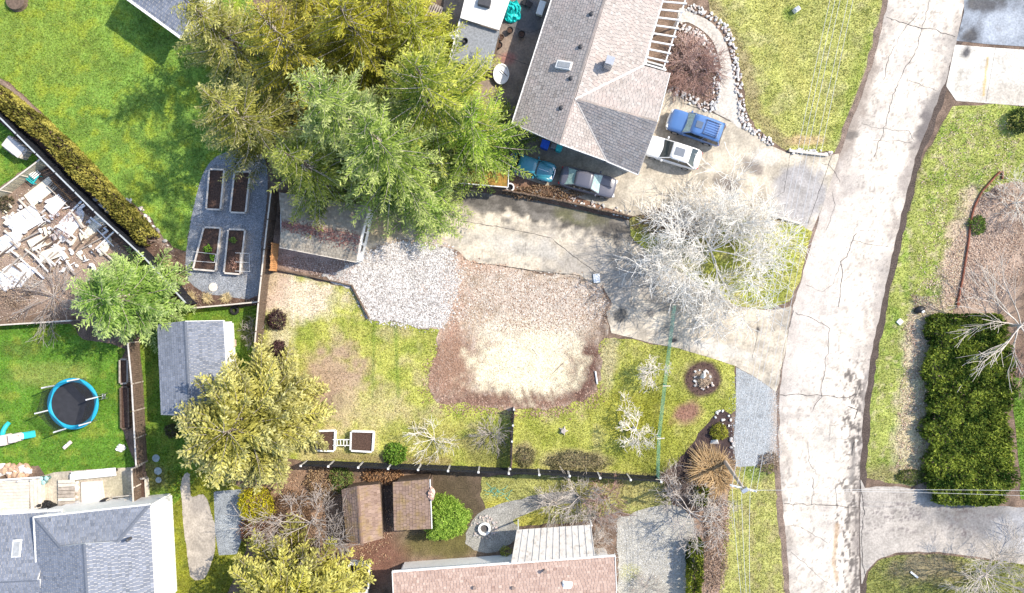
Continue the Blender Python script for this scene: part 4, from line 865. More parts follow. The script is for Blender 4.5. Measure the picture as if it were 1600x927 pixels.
def conifer(label, apex, hgt, Rr, z0, cd, cl, lv=.45, per=6, droop=.25, power=.75, dens=1.2, sl=.24, sw=.05, seed=0, name='conifer_tree', group=None, lean=(0, 0), tipc=None, bark=None, tw=.24, lvar=(.62, 1.12), tmax=1.15):
    rg = np.random.default_rng(seed + 100); bp = P(*apex, hgt); bx, by = bp.x - lean[0], bp.y - lean[1]
    t = thing(name, (bx, by, 0), label, 'tree', 0, group)
    trunk(t, (bx, by, 0), (bp.x, bp.y, hgt * .97), .05 + hgt * .016, .03, bark or m_bark_d)
    C, D, W_, L_, Wd, K = [], [], [], [], [], []; SG = []
    z = z0; cd = np.array(cd); cl = np.array(cl); tipc = np.array(tipc if tipc is not None else cl)
    while z < hgt - .15:
        f = (hgt - z) / (hgt - z0)
        for k in range(max(3, int(per * (.5 + .6 * f)))):
            a = rg.uniform(0, 2 * math.pi); L0 = Rr * f ** power * rg.uniform(*lvar) + .25; zz = z + rg.uniform(-lv, lv) * .6
            cx = bx + lean[0] * zz / hgt; cy = by + lean[1] * zz / hgt
            dv = np.array([math.cos(a), math.sin(a), 0]); sd_ = np.array([-dv[1], dv[0], 0]); up = .55 * (1 - f) - droop * f
            s_ = np.arange(.12 + .1 * f, 1.0, .24 / max(L0, .5) / dens)
            bend = rg.uniform(-.12, .12)
            def pos(q): q = np.asarray(q)[:, None]; return np.array([cx, cy, zz]) + dv * q * L0 + sd_ * bend * q * q * L0 + np.array([0, 0, 1]) * (up * q - .15 * q * q * f + .12 * q ** 4) * L0
            pt = pos(s_); br = rg.normal(0, .3)
            ps = pos(np.linspace(0, .93, 5)); rad = .012 + .011 * L0
            for i in range(4): SG.append([*ps[i], *ps[i + 1], rad * (1 - i / 4.6), rad * (1 - (i + 1) / 4.6)])
            for sgn in (-1, 1):
                lt_ = (.24 + tw * L0 * (1 - s_) * np.minimum(1, s_ * 3 + .3)) * rg.uniform(.7, 1.25, len(s_)); lt_ = np.minimum(lt_, tmax)
                ang = rg.normal(.95, .18, len(s_)); td = dv * np.cos(ang)[:, None] + sgn * sd_ * np.sin(ang)[:, None] + np.array([0, 0, 1]) * rg.normal(-.08, .16, len(s_))[:, None]
                td = unit(td); ns = 12
                for j in range(ns):
                    q = (j + rg.uniform(.2, .9, len(s_))) / ns; keep = (q * lt_ > .06) & ((lt_ > .07 * (j + .4)) | (rg.random(len(s_)) < .25))
                    if not keep.any(): continue
                    c = pt + td * (q * lt_)[:, None] + rg.normal(0, .035, (len(s_), 3)); n_ = keep.sum()
                    d2 = unit(td[keep] + dv * .35 + rg.normal(0, .26, (n_, 3))); w2 = unit(np.cross(d2, np.array([0, 0, 1.]) + rg.normal(0, .38, (n_, 3))))
                    C.append(c[keep]); D.append(d2); W_.append(w2); sz_ = rg.uniform(.75, 1.3, n_); L_.append(sl * sz_); Wd.append(sw * sz_ * rg.uniform(.8, 1.3, n_))
                    mixv = np.clip(.42 + br + rg.normal(0, .2, n_), 0, 1)[:, None]; tip = np.clip((s_[keep] - .6) * 2.2 + (q[keep] - .45) * 1.1, 0, 1)[:, None] * rg.uniform(.3, 1, (n_, 1))
                    kc = cd * (1 - mixv) + cl * mixv; K.append(kc * (1 - tip * .7) + tipc * tip * .7)
        z += lv * rg.uniform(.8, 1.2)
    V, F = kites(np.concatenate(C), np.concatenate(D), np.concatenate(W_), np.concatenate(L_), np.concatenate(Wd))
    np_obj('crown', V, F, m_leaf, np.concatenate(K), parent=t)
    V, F = segs_mesh(SG); lo_ = np_obj('limbs', V, F, mat('twig_bark', (.46, .40, .33), .9, .3, 5), parent=t); lo_['kind'] = 'stuff'
    return t
FD, FL, FT = (.05, .105, .018), (.40, .52, .10), (.86, .88, .36)     # fir
CD, CL, CT = (.07, .075, .012), (.50, .48, .11), (.88, .83, .36)      # yellowish cedar
fg = 'tall conifers in the grove left of the house'
conifer('tall dark green fir with pale branch tips in the middle of the grove', (568, 195), 17.5, 6.0, 2.5, FD, FL, seed=1, tipc=FT, dens=1.3)
conifer('wide green fir whose branches reach the white canopy and patio', (648, 98), 16.5, 6.6, 2.0, FD, (.44, .48, .06), seed=2, tipc=(.88, .84, .20), dens=1.3)
conifer('soft green fir between the yellow cedars and the grove middle', (478, 125), 17.0, 5.2, 2.5, (.06, .12, .025), (.43, .54, .12), seed=3, tipc=(.80, .80, .38), dens=1.3)
conifer('bushy green fir leaning over the lower driveway and gravel heap', (640, 300), 8.5, 4.0, 1.0, FD, (.36, .53, .10), seed=4, tipc=FT)
conifer('bright green fir spreading toward the teal car', (735, 178), 12.0, 5.0, 1.3, FD, (.34, .50, .05), seed=5, tipc=(.78, .84, .22))
conifer('olive fir overhanging the brown garage roof', (440, 235), 13.0, 5.0, 1.8, (.07, .11, .015), (.38, .43, .08), seed=6, tipc=(.68, .66, .20))
conifer('yellow olive cedar beside the grey roof corner', (282, -5), 12.0, 4.6, 1.2, CD, CL, seed=7, tipc=CT, droop=.05, name='cedar_tree')
conifer('olive cedar above the raised bed gravel', (325, 150), 12.5, 4.8, 1.0, CD, (.42, .42, .09), seed=8, tipc=(.76, .70, .32), droop=.05, name='cedar_tree')
conifer('tall yellow cedar between the soft green fir and the lawn', (405, 20), 14.0, 5.2, 1.2, (.09, .085, .01), (.46, .41, .05), seed=9, tipc=(.84, .74, .16), droop=.05, name='cedar_tree')
conifer('golden cedar in front of the stacked wooden pallet', (520, -10), 14.0, 5.4, 1.2, (.11, .11, .01), (.50, .47, .05), seed=10, tipc=(.86, .79, .14), droop=.05, name='cedar_tree')
conifer('golden green cedar next to the grey lean-to roof', (635, 10), 11.0, 4.4, 1.0, (.09, .11, .01), (.43, .46, .05), seed=11, tipc=(.80, .78, .16), droop=.05, name='cedar_tree')
conifer('golden cedar behind the weathered wooden pallet', (590, -45), 12.0, 4.6, 1.2, (.10, .10, .01), (.47, .45, .05), seed=16, tipc=(.84, .77, .15), droop=.05, name='cedar_tree')
conifer('yellow cedar behind the grove at the lawn end', (455, -50), 12.5, 4.8, 1.2, (.09, .085, .01), (.45, .40, .05), seed=17, tipc=(.84, .74, .18), droop=.05, name='cedar_tree')
conifer('light green cedar over the black fence corner and rubble yard', (148, 466), 7.5, 4.4, .8, (.06, .15, .025), (.38, .54, .11), seed=12, tipc=(.80, .86, .40), dens=1.3, droop=.1, power=.5, name='cedar_tree', lv=.36, per=8, tw=.4, lvar=(.75, 1.03), tmax=1.4, sl=.26, sw=.065)
YD, YL, YT = (.08, .08, .01), (.54, .50, .11), (.90, .84, .38)
conifer('large rounded yellow green cedar between shed and black fence', (346, 678), 9.0, 6.5, .8, YD, YL, seed=13, tipc=YT, droop=-.05, power=.5, dens=1.15, name='cedar_tree', lv=.34, per=9, tw=.42, lvar=(.78, 1.02), tmax=1.5, sl=.25, sw=.10)
conifer('large yellow green cedar beside the worn side path', (414, 1012), 8.5, 7.0, .8, YD, (.55, .52, .09), seed=14, tipc=(.90, .84, .30), droop=-.05, power=.5, dens=1.15, name='cedar_tree', lv=.34, per=9, tw=.42, lvar=(.78, 1.02), tmax=1.5, sl=.25, sw=.10)

def grow(rg, pos, dirv, length, rad, depth, maxd, S_, spread, nch, up, wig):
    n = 4 if depth < 2 else 3; p = np.array(pos, float); d = unit(np.array(dirv, float)); pts = [p.copy()]; ds = []
    for k in range(n):
        d = unit(d + rg.normal(0, wig, 3) + np.array([0, 0, up])); q = p + d * length / n
        if q[2] < .12: q[2] = .12 + rg.uniform(0, .1); d = unit(d * np.array([1, 1, .1]))
        r0 = rad * (1 - .55 * k / n); r1 = rad * (1 - .55 * (k + 1) / n); S_.append([*p, *q, r0, r1]); p = q; pts.append(p.copy()); ds.append(d.copy())
    if depth >= maxd: return
    for c in range(nch[depth] if depth < len(nch) else 3):
        t = rg.uniform(.3, 1.0); i = min(n - 1, int(t * n)); pp = pts[i] + (pts[i + 1] - pts[i]) * (t * n - i)
        ax = unit(np.cross(ds[i], rg.normal(0, 1, 3))); a = rg.uniform(.5, 1) * spread; nd = ds[i] * math.cos(a) + ax * math.sin(a)
        grow(rg, pp, nd, length * rg.uniform(.5, .8), rad * .5, depth + 1, maxd, S_, spread, nch, up, wig)
def bare(label, at, hgt, rad, m, limbs=7, maxd=4, nch=(6, 6, 5, 3), spread=.9, up=.05, wig=.16, r0=.12, fork=.25, seed=0, name='bare_tree', cat='tree', elev=(.25, .9), rmin=.011, group=None):
    rg = np.random.default_rng(seed + 500); b_ = P(*at); t = thing(name, b_, label, cat, 0, group); top = b_ + Vector((0, 0, hgt * fork)); S_ = []
    trunk(t, b_, top, r0 * 1.25, r0 * .8, m, 'trunk' if cat == 'tree' else 'stem', .03)
    for k in range(limbs):
        a = 2 * math.pi * (k + rg.uniform(-.3, .3)) / limbs; e = rg.uniform(*elev); d = (math.cos(a) * math.cos(e), math.sin(a) * math.cos(e), math.sin(e))
        grow(rg, (top.x, top.y, top.z * rg.uniform(.75, .98)), d, rad * rg.uniform(.55, .8), r0 * rg.uniform(.4, .6), 0, maxd - 1, S_, spread, nch, up, wig)
        A_ = np.array(S_); S_ = []; A_[:, 6:] = np.maximum(A_[:, 6:], rmin); V, F = segs_mesh(A_); np_obj('limb', V, F, m, parent=t)
    return t
m_lichen = mat('lichen_white_bark', (.78, .72, .63), .85, .2, 5)
bare('big spreading bare tree with white lichen twigs on the grass island', (1106, 392), 5.5, 5.6, mat('chalk_lichen', (.84, .80, .73), .85, .15, 5), 11, 4, (8, 8, 6), 1.05, .02, .24, .12, .16, 1, elev=(.05, .9), rmin=.0165)
bare('pruned knobbly white barked tree on the front lawn', (990, 668), 3.0, 2.1, m_lichen, 7, 4, (4, 4, 4), .9, .02, .3, .11, .3, 2, elev=(.0, .7), rmin=.014)
bare('smaller pale pruned tree beside the green mesh fence', (1014, 580), 2.6, 1.7, m_lichen, 7, 4, (4, 4, 4), .9, .02, .28, .07, .3, 3, elev=(.1, .8), rmin=.012)
bare('white star shaped bare bush on the patchy back lawn', (678, 685), 2.0, 2.0, m_lichen, 9, 3, (5, 4, 3), .8, .02, .12, .07, .15, 4, elev=(.1, .7), rmin=.012)
bare('dome shaped brown twiggy shrub in front of the short black fence', (767, 676), 1.8, 1.6, m_bark_g, 16, 3, (5, 4, 3), .6, -.02, .12, .05, .1, 5, elev=(.2, 1.2), rmin=.011)
bare('gnarled grey bare tree beside the grey gravel yard', (1074, 795), 4.2, 3.3, m_bark_p, 8, 4, (5, 5, 4), 1.0, .03, .3, .12, .25, 6, elev=(.1, .9), rmin=.014)
bare('tangled grey brown bare tree beside the dark brown gabled shed', (490, 812), 3.6, 3.8, m_bark_g, 8, 4, (5, 5, 4), .9, .03, .2, .10, .25, 7, elev=(.1, .8), rmin=.013)
bare('bare pale tree reaching over the tall clipped hedge', (1575, 508), 6.0, 5.2, m_bark_p, 10, 3, (6, 5, 4), .6, -.01, .08, .12, .25, 8, elev=(.0, .5), rmin=.016)
bare('white twiggy bush at the end of the pink leaf litter', (1582, 318), 2.6, 2.6, m_lichen, 10, 3, (6, 5, 4), .8, .03, .15, .07, .2, 9, elev=(.1, .9), rmin=.013)
bare('pale fluffy bare tree at the bottom right corner', (1528, 892), 5.0, 4.2, m_bark_p, 10, 4, (6, 5, 4), .8, .05, .14, .11, .2, 10, elev=(.1, .9), rmin=.012)
bare('dark reddish bare shrub beside the tall hedge end', (1590, 575), 2.0, 2.4, m_bark_r, 9, 3, (5, 5, 4), .8, .03, .2, .06, .2, 11, elev=(.1, .9))
bare('brown brushy shrub in the rubble yard beside the light green cedar', (88, 462), 2.4, 3.0, m_bark_g, 12, 3, (5, 4, 3), .7, .0, .12, .06, .15, 12, elev=(.1, .7), rmin=.014)
for i, (x, y, r_, mm, lb) in enumerate([(868, 785, 2.0, m_bark_p, 'pale bare bush at the bend of the gravel path'), (905, 775, 2.4, m_bark_p, 'cream twiggy bush between gravel path and black fence'),
        (932, 805, 2.3, m_bark_p, 'dense cream twiggy bush overhanging the white porch roof'), (946, 775, 2.0, m_bark_r, 'reddish twiggy bush below the black fence'), (925, 845, 1.7, m_bark_p, 'bleached twiggy bush on the porch roof corner')]):
    bare(lb, (x, y), 2.2, r_, mm, 12, 3, (6, 5, 3), .7, .02, .13, .06, .12, 20 + i, 'bare_bush', 'bush', (.1, 1.0), .011)
bare('dark brown twiggy shrub at the end of the black fence', (1058, 742), 1.6, 1.8, m_bark_b, 14, 3, (6, 5, 3), .8, .02, .2, .05, .12, 30, 'bare_bush', 'bush', (.1, .9))
bare('pink brown tangled bush filling the stone edged island bed', (1080, 110), 1.5, 2.7, m_bark_r, 16, 3, (6, 6, 4), .8, .0, .22, .05, .1, 31, 'bare_bush', 'bush', (.1, .8), .014)
bare('pale fallen branch bush inside the stone edged island bed', (1078, 88), 1.3, 1.9, mat('pink_bark', (.60, .44, .38), .85, .2, 5), 12, 3, (6, 5, 4), .8, .0, .25, .05, .1, 32, 'bare_bush', 'bush', (.1, .8), .014)
bare('small twiggy bush by the side yard fence', (396, 520), 1.3, 1.2, m_bark_g, 9, 3, (4, 4, 3), .8, .0, .2, .04, .15, 33, 'bare_bush', 'bush')
bare('grey twiggy bush beside the gravel yard bottom edge', (1010, 915), 1.2, 1.6, m_bark_g, 9, 3, (5, 4, 3), .8, .0, .2, .04, .15, 34, 'bare_bush', 'bush')
bare('brown branches piled beside the wooden trellis in the rubble yard', (105, 350), .8, 1.5, m_bark_r, 9, 3, (4, 4, 3), .8, .0, .25, .05, .15, 35, 'brush_pile', 'brush')

def tuft(label, at, rad, hgt, c1, c2, n=420, name='grass_clump', seed=0, group=None, w_=.03):
    rg = np.random.default_rng(seed + 900); b_ = P(*at); t = thing(name, b_, label, 'plant', 0, group)
    a = rg.uniform(0, 2 * math.pi, n); rr_ = rad * np.sqrt(rg.uniform(.1, 1, n)); d = np.stack([np.cos(a), np.sin(a), 0 * a], 1); s0 = np.stack([-d[:, 1], d[:, 0], 0 * a], 1)
    ke = rg.integers(0, 7, n); cen = rg.normal(0, .22, (7, 2)) * rad; cen = np.column_stack([cen, np.zeros(7)]); rr_ = rr_ * (.7 + .5 * vnoise(a * 2.2, a * 0 + seed)) * rg.uniform(.6, 1.15, n); o = np.array(b_) + cen[ke] + d * (rg.uniform(0, .15, n) * rad)[:, None]; d = unit(d + rg.normal(0, .28, (n, 3)) * np.array([1, 1, 0])); z = hgt * rg.uniform(.6, 1.1, n); s0 = unit(s0 + rg.normal(0, .4, (n, 3)))
    mid = o + d * (rr_ * .45)[:, None] + np.array([0, 0, 1]) * (z * .8)[:, None]; tip = o + d * rr_[:, None] + np.array([0, 0, 1]) * (z * rg.uniform(.35, .85, n))[:, None] + rg.normal(0, .05, (n, 3)); tip[:, 2] = np.maximum(tip[:, 2], .05)
    V = np.stack([o - s0 * w_ / 2, o + s0 * w_ / 2, mid + s0 * w_ / 2, mid - s0 * w_ / 2, tip + s0 * w_ * .2, tip - s0 * w_ * .2], 1).reshape(-1, 3); i = np.arange(n)[:, None] * 6
    F = np.concatenate([i + np.array([[0, 1, 2, 3]]), i + np.array([[3, 2, 4, 5]])]); m_ = rg.random((n, 1)); c = np.array(c1) * (1 - m_) + np.array(c2) * m_
    np_obj('blades', V, F, m_leaf, np.concatenate([c, c]), parent=t); return t
tuft('large orange tan ornamental grass beside the utility pole', (1108, 734), 2.0, 1.3, (.40, .26, .12), (.64, .47, .27), 2200, w_=.05, seed=1)
for i, (x, y) in enumerate([(262, 412), (281, 437), (299, 463), (326, 465), (355, 463)]): tuft('small straw coloured grass clump in the soil along the garden gravel', (x, y), .5, .35, (.55, .42, .20), (.78, .66, .40), 260, seed=2 + i, group='straw grass clumps round the raised beds')
tuft('small straw clump beside the brown planter on the fence', (199, 645), .45, .3, (.35, .33, .10), (.5, .46, .2), 200, seed=12)
def bush(label, at, rad, hgt, c1, c2, n=1500, ll=.16, lw=.08, lift=.0, seed=0, name='leafy_bush', group=None, cat='bush', sx=1, sy=1):
    rg = np.random.default_rng(seed + 700); b_ = P(*at); t = thing(name, b_, label, cat, 0, group)
    for k in range(4): trunk(t, b_, b_ + Vector((random.uniform(-.4, .4) * rad, random.uniform(-.4, .4) * rad, hgt * .6)), .03, .012, m_bark_b, 'stem', .03)
    d = unit(rg.normal(0, 1, (n, 3))); d[:, 2] = np.abs(d[:, 2]) * 1.0; lum = 1 + .3 * (fbm(d[:, 0] * 3 + seed, d[:, 1] * 3, seed % 9) * 2 - 1); rr_ = rg.uniform(.55, 1.05, n) ** .6 * lum
    C = np.array(b_) + np.stack([d[:, 0] * rad * sx, d[:, 1] * rad * sy, d[:, 2] * hgt * .85 + .12 * hgt], 1) * np.stack([rr_] * 3, 1); C[:, 2] = np.maximum(C[:, 2], .06)
    D = unit(d * np.array([1, 1, .4]) + rg.normal(0, .7, (n, 3)) + np.array([0, 0, .2])); W_ = unit(np.cross(D, rg.normal(0, .7, (n, 3)) + d))
    s_ = rg.uniform(.7, 1.3, n); V, F = kites(C, D, W_, ll * s_, lw * s_); m_ = np.clip(rg.normal(.5, .28, (n, 1)) + .25 * (lum[:, None] - 1), 0, 1)
    np_obj('foliage', V, F, m_leaf, np.array(c1) * (1 - m_) + np.array(c2) * m_, parent=t); return t
bush('compact bright green rounded shrub between mossy brown shed and fire pit', (697, 806), 1.9, 2.5, (.10, .22, .02), (.50, .66, .12), 15000, .2, .05, seed=50, name='rounded_shrub')
bush('bright yellow bush beside the gravel strip', (404, 786), 1.5, 1.9, (.22, .20, .01), (.62, .56, .04), 3200, seed=1)
bush('small glossy green shrub against the black fence', (619, 709), .95, .9, (.06, .14, .02), (.26, .42, .06), 900, .26, .1, seed=2)
bush('dark purple leaved shrub on the back lawn edge by the fence', (434, 500), .85, 1.0, (.035, .018, .022), (.10, .055, .06), 1000, seed=3)
bush('small dark purple shrub beside the yellow green cedar', (436, 545), .7, .7, (.04, .02, .024), (.13, .07, .07), 700, seed=4)
bush('yellow green shrub in the dark mulch bed', (1122, 674), .75, .7, (.14, .16, .02), (.48, .46, .07), 900, .13, .08, seed=5)
bush('russet low shrub beside the yellow bush', (398, 828), 1.3, .8, (.11, .05, .03), (.32, .16, .09), 1400, seed=6)
bush('green and russet shrub behind the long black fence by the cedar', (535, 748), 1.1, .9, (.06, .12, .03), (.26, .30, .08), 1200, seed=7)
bush('rusty fern clump behind the black fence beside the mossy brown shed', (602, 744), 1.3, .7, (.20, .10, .05), (.55, .34, .18), 1500, seed=8, sx=1.4, sy=.6)
bush('tan fern clump between cedar and dark brown gabled shed', (505, 755), 1.5, .7, (.22, .13, .07), (.52, .38, .22), 1600, seed=9)
bush('low brown bramble below the black fence', (455, 800), 1.9, .8, (.14, .08, .05), (.38, .25, .15), 1900, seed=10)
bush('dark green weedy clump beside the cedar and moss strip', (270, 672), .6, .6, (.05, .06, .03), (.15, .13, .08), 500, seed=11)
bush('small green shrub in the leafy bed beside the red rail', (1525, 352), .8, .6, (.06, .13, .02), (.22, .30, .06), 700, seed=12)
bush('dark evergreen bush at the verge corner by the concrete apron', (1592, 190), 1.1, 1.4, (.02, .04, .012), (.07, .11, .03), 1500, seed=13)
bush('low olive shrub mound in front of the black fence', (820, 714), .85, .45, (.10, .09, .05), (.32, .30, .14), 800, .12, seed=14)
bush('long low shrub mound with green middle along the black fence', (898, 722), 2.6, .5, (.12, .10, .06), (.36, .33, .16), 2200, .12, seed=15, sy=.36)
bush('mixed dry plants in the round mulch ring', (1098, 594), .6, .4, (.28, .20, .14), (.62, .52, .40), 420, .12, seed=16)
bush('low dry shrub strip beside the retaining wall and grey sedan', (850, 301), 3.3, .6, (.16, .09, .05), (.45, .32, .20), 2300, .13, seed=17, sy=.2)
bush('brown plants at the retaining wall end under the bare tree', (1045, 347), 3.0, .5, (.2, .13, .10), (.46, .34, .26), 1300, .13, seed=18, sy=.4)
bush('green sprouts beside the red brown roof gutter', (790, 860), .5, .6, (.2, .22, .04), (.5, .5, .12), 240, .12, seed=19)
bush('pale dry plants along the gravel yard hedge', (1118, 850), 1.0, .5, (.28, .19, .13), (.55, .42, .32), 2400, .12, seed=20, sy=4.2)
bush('dry plants at the corner of the rubble yard', (20, 455), 2.0, .4, (.24, .17, .12), (.50, .40, .30), 900, .14, seed=21, sy=.8)
bush('mottled dark bush at the rubble yard edge beside beige fence', (10, 318), .7, .6, (.05, .05, .03), (.18, .16, .09), 450, seed=22)
bush('ivy clump at the end of the bottom driveway verge', (1420, 745), 1.2, .4, (.08, .10, .03), (.25, .28, .08), 800, seed=23, sy=.6)
bush('round lavender clump beside the pull off and pole', (1200, 722), .9, .4, (.20, .14, .10), (.42, .33, .24), 700, .12, seed=24)
for i, (x, y) in enumerate([(327, 391), (335, 403), (367, 376), (369, 412)]):
    c = [((.10, .28, .02), (.35, .55, .06)), ((.10, .26, .02), (.30, .48, .06)), ((.10, .2, .03), (.3, .38, .1)), ((.25, .13, .1), (.5, .32, .25))][i]
    bush(['bright green leafy vegetable in the trellised raised bed', 'yellow flowering vegetable at the trellised bed edge', 'small green herb in the dry raised bed', 'reddish dry plants in the raised bed beside leaning rods'][i], (x, y), (.55, .3, .35, .6)[i], .55, *c, 240, .2, .1, seed=40 + i, name='bed_plant', cat='plant')

def hedge(label, pts, wid, hgt, c1, c2, n, name='hedge', ll=.22, lw=.12, seed=0, top=False):
    rg = np.random.default_rng(seed + 300); W = [np.array(P(*p, hgt * .5 if top else 0)) for p in pts]
    for q in W: q[2] = 0
    t = thing(name, Vector(W[len(W) // 2]), label, 'hedge'); L_ = [np.linalg.norm(b_ - a) for a, b_ in zip(W[:-1], W[1:])]; cum = np.concatenate([[0], np.cumsum(L_)])
    u = rg.uniform(0, cum[-1], n); k = np.clip(np.searchsorted(cum, u) - 1, 0, len(L_) - 1); Wa = np.array(W); d = unit(Wa[k + 1] - Wa[k]); o = Wa[k] + d * (u - cum[k])[:, None]; s_ = np.stack([-d[:, 1], d[:, 0], 0 * u], 1)
    sv = wid + 2 * hgt; q_ = rg.uniform(0, sv, n); a = np.where(q_ < hgt, q_ / hgt * .9, np.where(q_ < hgt + wid, .9 + (q_ - hgt) / wid * (math.pi - 1.8), math.pi - .9 + (q_ - hgt - wid) / hgt * .9)); ww = wid / 2 * (1 + .34 * (fbm(u * .8, a * 1.2, seed + 2) * 2 - 1)); hh = hgt * (1 + .16 * (fbm(u * 1.3, a, seed + 5) * 2 - 1)); e = .55
    cx = np.where(q_ < hgt, 1, np.where(q_ < hgt + wid, 1 - 2 * (q_ - hgt) / wid, -1)); sz_ = np.where(q_ < hgt, q_ / hgt, np.where(q_ < hgt + wid, 1, (sv - q_) / hgt)); cx = cx * np.where(sz_ > .8, 1 - (sz_ - .8) * .25, 1); sz_ = sz_ - .22 * np.abs(cx) ** 4 * (sz_ > .99); bump_ = .9 * (fbm(u * 1.6, cx * wid * .8, seed + 8) - .5); 
    rr_ = rg.uniform(.82, 1.03, n); tq = np.clip(np.minimum(u, cum[-1] - u) / (wid * .28), 0, 1); taper = .62 + .38 * np.sqrt(1 - (1 - tq) ** 2)
    C = o + s_ * (cx * ww * rr_ * taper)[:, None] + np.array([0, 0, 1]) * np.maximum(.08, (sz_ * hh * rr_ * (.75 + .25 * taper) + bump_ * np.minimum(.6, hgt * .3) * (sz_ > .7)))[:, None]
    nrm = s_ * cx[:, None] + np.array([0, 0, 1]) * (sz_ + .2)[:, None]; D = unit(nrm * .6 + rg.normal(0, .6, (n, 3)) + np.array([0, 0, .15])); Wd = unit(np.cross(D, rg.normal(0, .5, (n, 3)) + nrm)); q = rg.uniform(.7, 1.35, n)
    V, F = kites(C, D, Wd, ll * q, lw * q); m_ = np.clip(.42 + 2.0 * (fbm(u * 1.5, cx * wid * .75 + seed, 7) - .5) + rg.normal(0, .2, n), 0, 1)[:, None]
    np_obj('foliage', V, F, m_leaf, np.array(c1) * (1 - m_) + np.array(c2) * m_, parent=t)
    for i in range(int(cum[-1] / 1.2) + 1):
        uu = min(cum[-1], i * 1.2 + .3); kk = min(len(L_) - 1, int(np.searchsorted(cum, uu) - 1) if uu > 0 else 0); p = W[kk] + (W[kk + 1] - W[kk]) / L_[kk] * (uu - cum[kk]); build('stem', MB().tube([(p[0], p[1], 0), (p[0], p[1], hgt * .7)], [.06, .03], 6), m_bark_b, t)
    return t
hedge('olive yellow cedar hedge along the black diagonal fence', [(-34, 126), (16, 162), (50, 189), (88, 222), (127, 262), (167, 304), (206, 344), (236, 376)], 1.45, 1.6, (.10, .10, .02), (.44, .39, .09), 15000, seed=1, top=True)
hedge('tall wide clipped cedar hedge beside the bottom driveway', [(1507, 490), (1507, 640), (1505, 784)], 6.7, 1.2, (.03, .065, .010), (.33, .39, .06), 30000, ll=.28, lw=.13, seed=2)
hedge('narrow green clipped hedge between gravel yard and leaf strip', [(1084, 838), (1082, 880), (1080, 930)], 1.0, 1.5, (.04, .06, .01), (.30, .34, .04), 3000, seed=3)
hedge('short piece of green hedge beside the orange tan ornamental grass', [(1092, 755), (1090, 785)], .9, 1.3, (.05, .07, .01), (.36, .36, .04), 1000, seed=4)

# grass blades, fallen leaves, loose stones
def scatter_pts(poly, n, rg):
    poly = np.array(poly); lo = poly.min(0); hi = poly.max(0); lo = np.maximum(lo, [-20, -20]); hi = np.minimum(hi, [1620, 947]); X = rg.uniform(lo[0], hi[0], n * 2); Y = rg.uniform(lo[1], hi[1], n * 2); k = inside(X, Y, poly); return X[k][:n], Y[k][:n]
def area(poly):
    p = np.clip(np.array(poly), [-20, -20], [1620, 947]); return abs(np.dot(p[:, 0], np.roll(p[:, 1], 1)) - np.dot(p[:, 1], np.roll(p[:, 0], 1))) / 2 / PXM ** 2
rg = np.random.default_rng(77)
for nm, (poly, cf, z) in list(ZPOLY.items()):
    if not (nm.startswith('lawn') or nm.startswith('verge') or nm.startswith('moss')): continue
    n = int(area(poly) * 150); bb = np.ptp(poly, axis=0); X, Y = scatter_pts(poly, int(n), rg); n = len(X)
    if n < 10: continue
    for hn, (hp, hc, hz) in ZPOLY.items():
        if hz > z + .0005 and hn.split('.')[0] not in ('lawn', 'verge', 'moss_strip', 'ground'):
            k = ~inside(X, Y, hp); X, Y = X[k], Y[k]
    if len(X) < 10: continue
    n = len(X); c = cf(X, Y); green = c[:, 1] > c[:, 0] * .85; keep = green | (rg.random(n) < .35); X, Y, c = X[keep], Y[keep], c[keep]; n = len(X)
    o = np.stack([(X - 800) / PXM, (463.5 - Y) / PXM, np.full(n, z)], 1); a = rg.uniform(0, 2 * math.pi, n); l = rg.uniform(.05, .15, n); e = rg.uniform(.3, 1.2, n)
    tip = o + np.stack([np.cos(a) * l * np.cos(e), np.sin(a) * l * np.cos(e), l * np.sin(e)], 1); s_ = np.stack([-np.sin(a), np.cos(a), 0 * a], 1) * rg.uniform(.02, .05, n)[:, None]
    V = np.stack([o - s_, o + s_, tip], 1).reshape(-1, 3); F = np.arange(n * 3).reshape(n, 3); j = rg.uniform(.6, 1.5, (n, 1)); c = c * j + rg.normal(0, .012, (n, 3)) + (rg.random((n, 1)) < .06) * np.array([.18, .15, .06])
    g_ = np_obj('grass', V, F, m_blade, c); tag(g_, 'short grass blades growing on the ' + bpy.data.objects[nm].get('label', 'lawn')[:60], 'grass', kind='stuff')
def litter(label, poly, n, cols, seed, size=(.06, .14), z=.03, name='fallen_leaves'):
    rg = np.random.default_rng(seed + 50); X, Y = scatter_pts(jit_poly(poly, 8), n, rg); k = fbm(X / 14, Y / 14, seed) + rg.normal(0, .1, len(X)) > .42; X, Y = X[k], Y[k]; n = len(X)
    C = np.stack([(X - 800) / PXM, (463.5 - Y) / PXM, z + rg.uniform(0.01, .05, n)], 1); a = rg.uniform(0, 6.283, n); D = unit(np.stack([np.cos(a), np.sin(a), rg.normal(0, .35, n)], 1)); W_ = unit(np.cross(D, np.array([0, 0, 1]) + rg.normal(0, .4, (n, 3)))); l = rg.uniform(*size, n)
    V, F = kites(C, D, W_, l, l * rg.uniform(.5, .8, n)); ci = rg.integers(0, len(cols), n); c = np.array(cols)[ci] * rg.uniform(.7, 1.2, (n, 1)); o = np_obj(name, V, F, m_litter, c); tag(o, label, 'leaves', kind='stuff')
LC = [(.62, .50, .40), (.72, .62, .50), (.46, .32, .24), (.55, .36, .27), (.30, .19, .14)]
litter('pink tan fallen leaves inside the red rail bed', [(1556, 290), (1600, 290), (1600, 420), (1560, 480), (1500, 478), (1512, 375), (1522, 320)], 9000, [(.56, .42, .32), (.66, .54, .43), (.42, .29, .21), (.30, .19, .14)], 1)
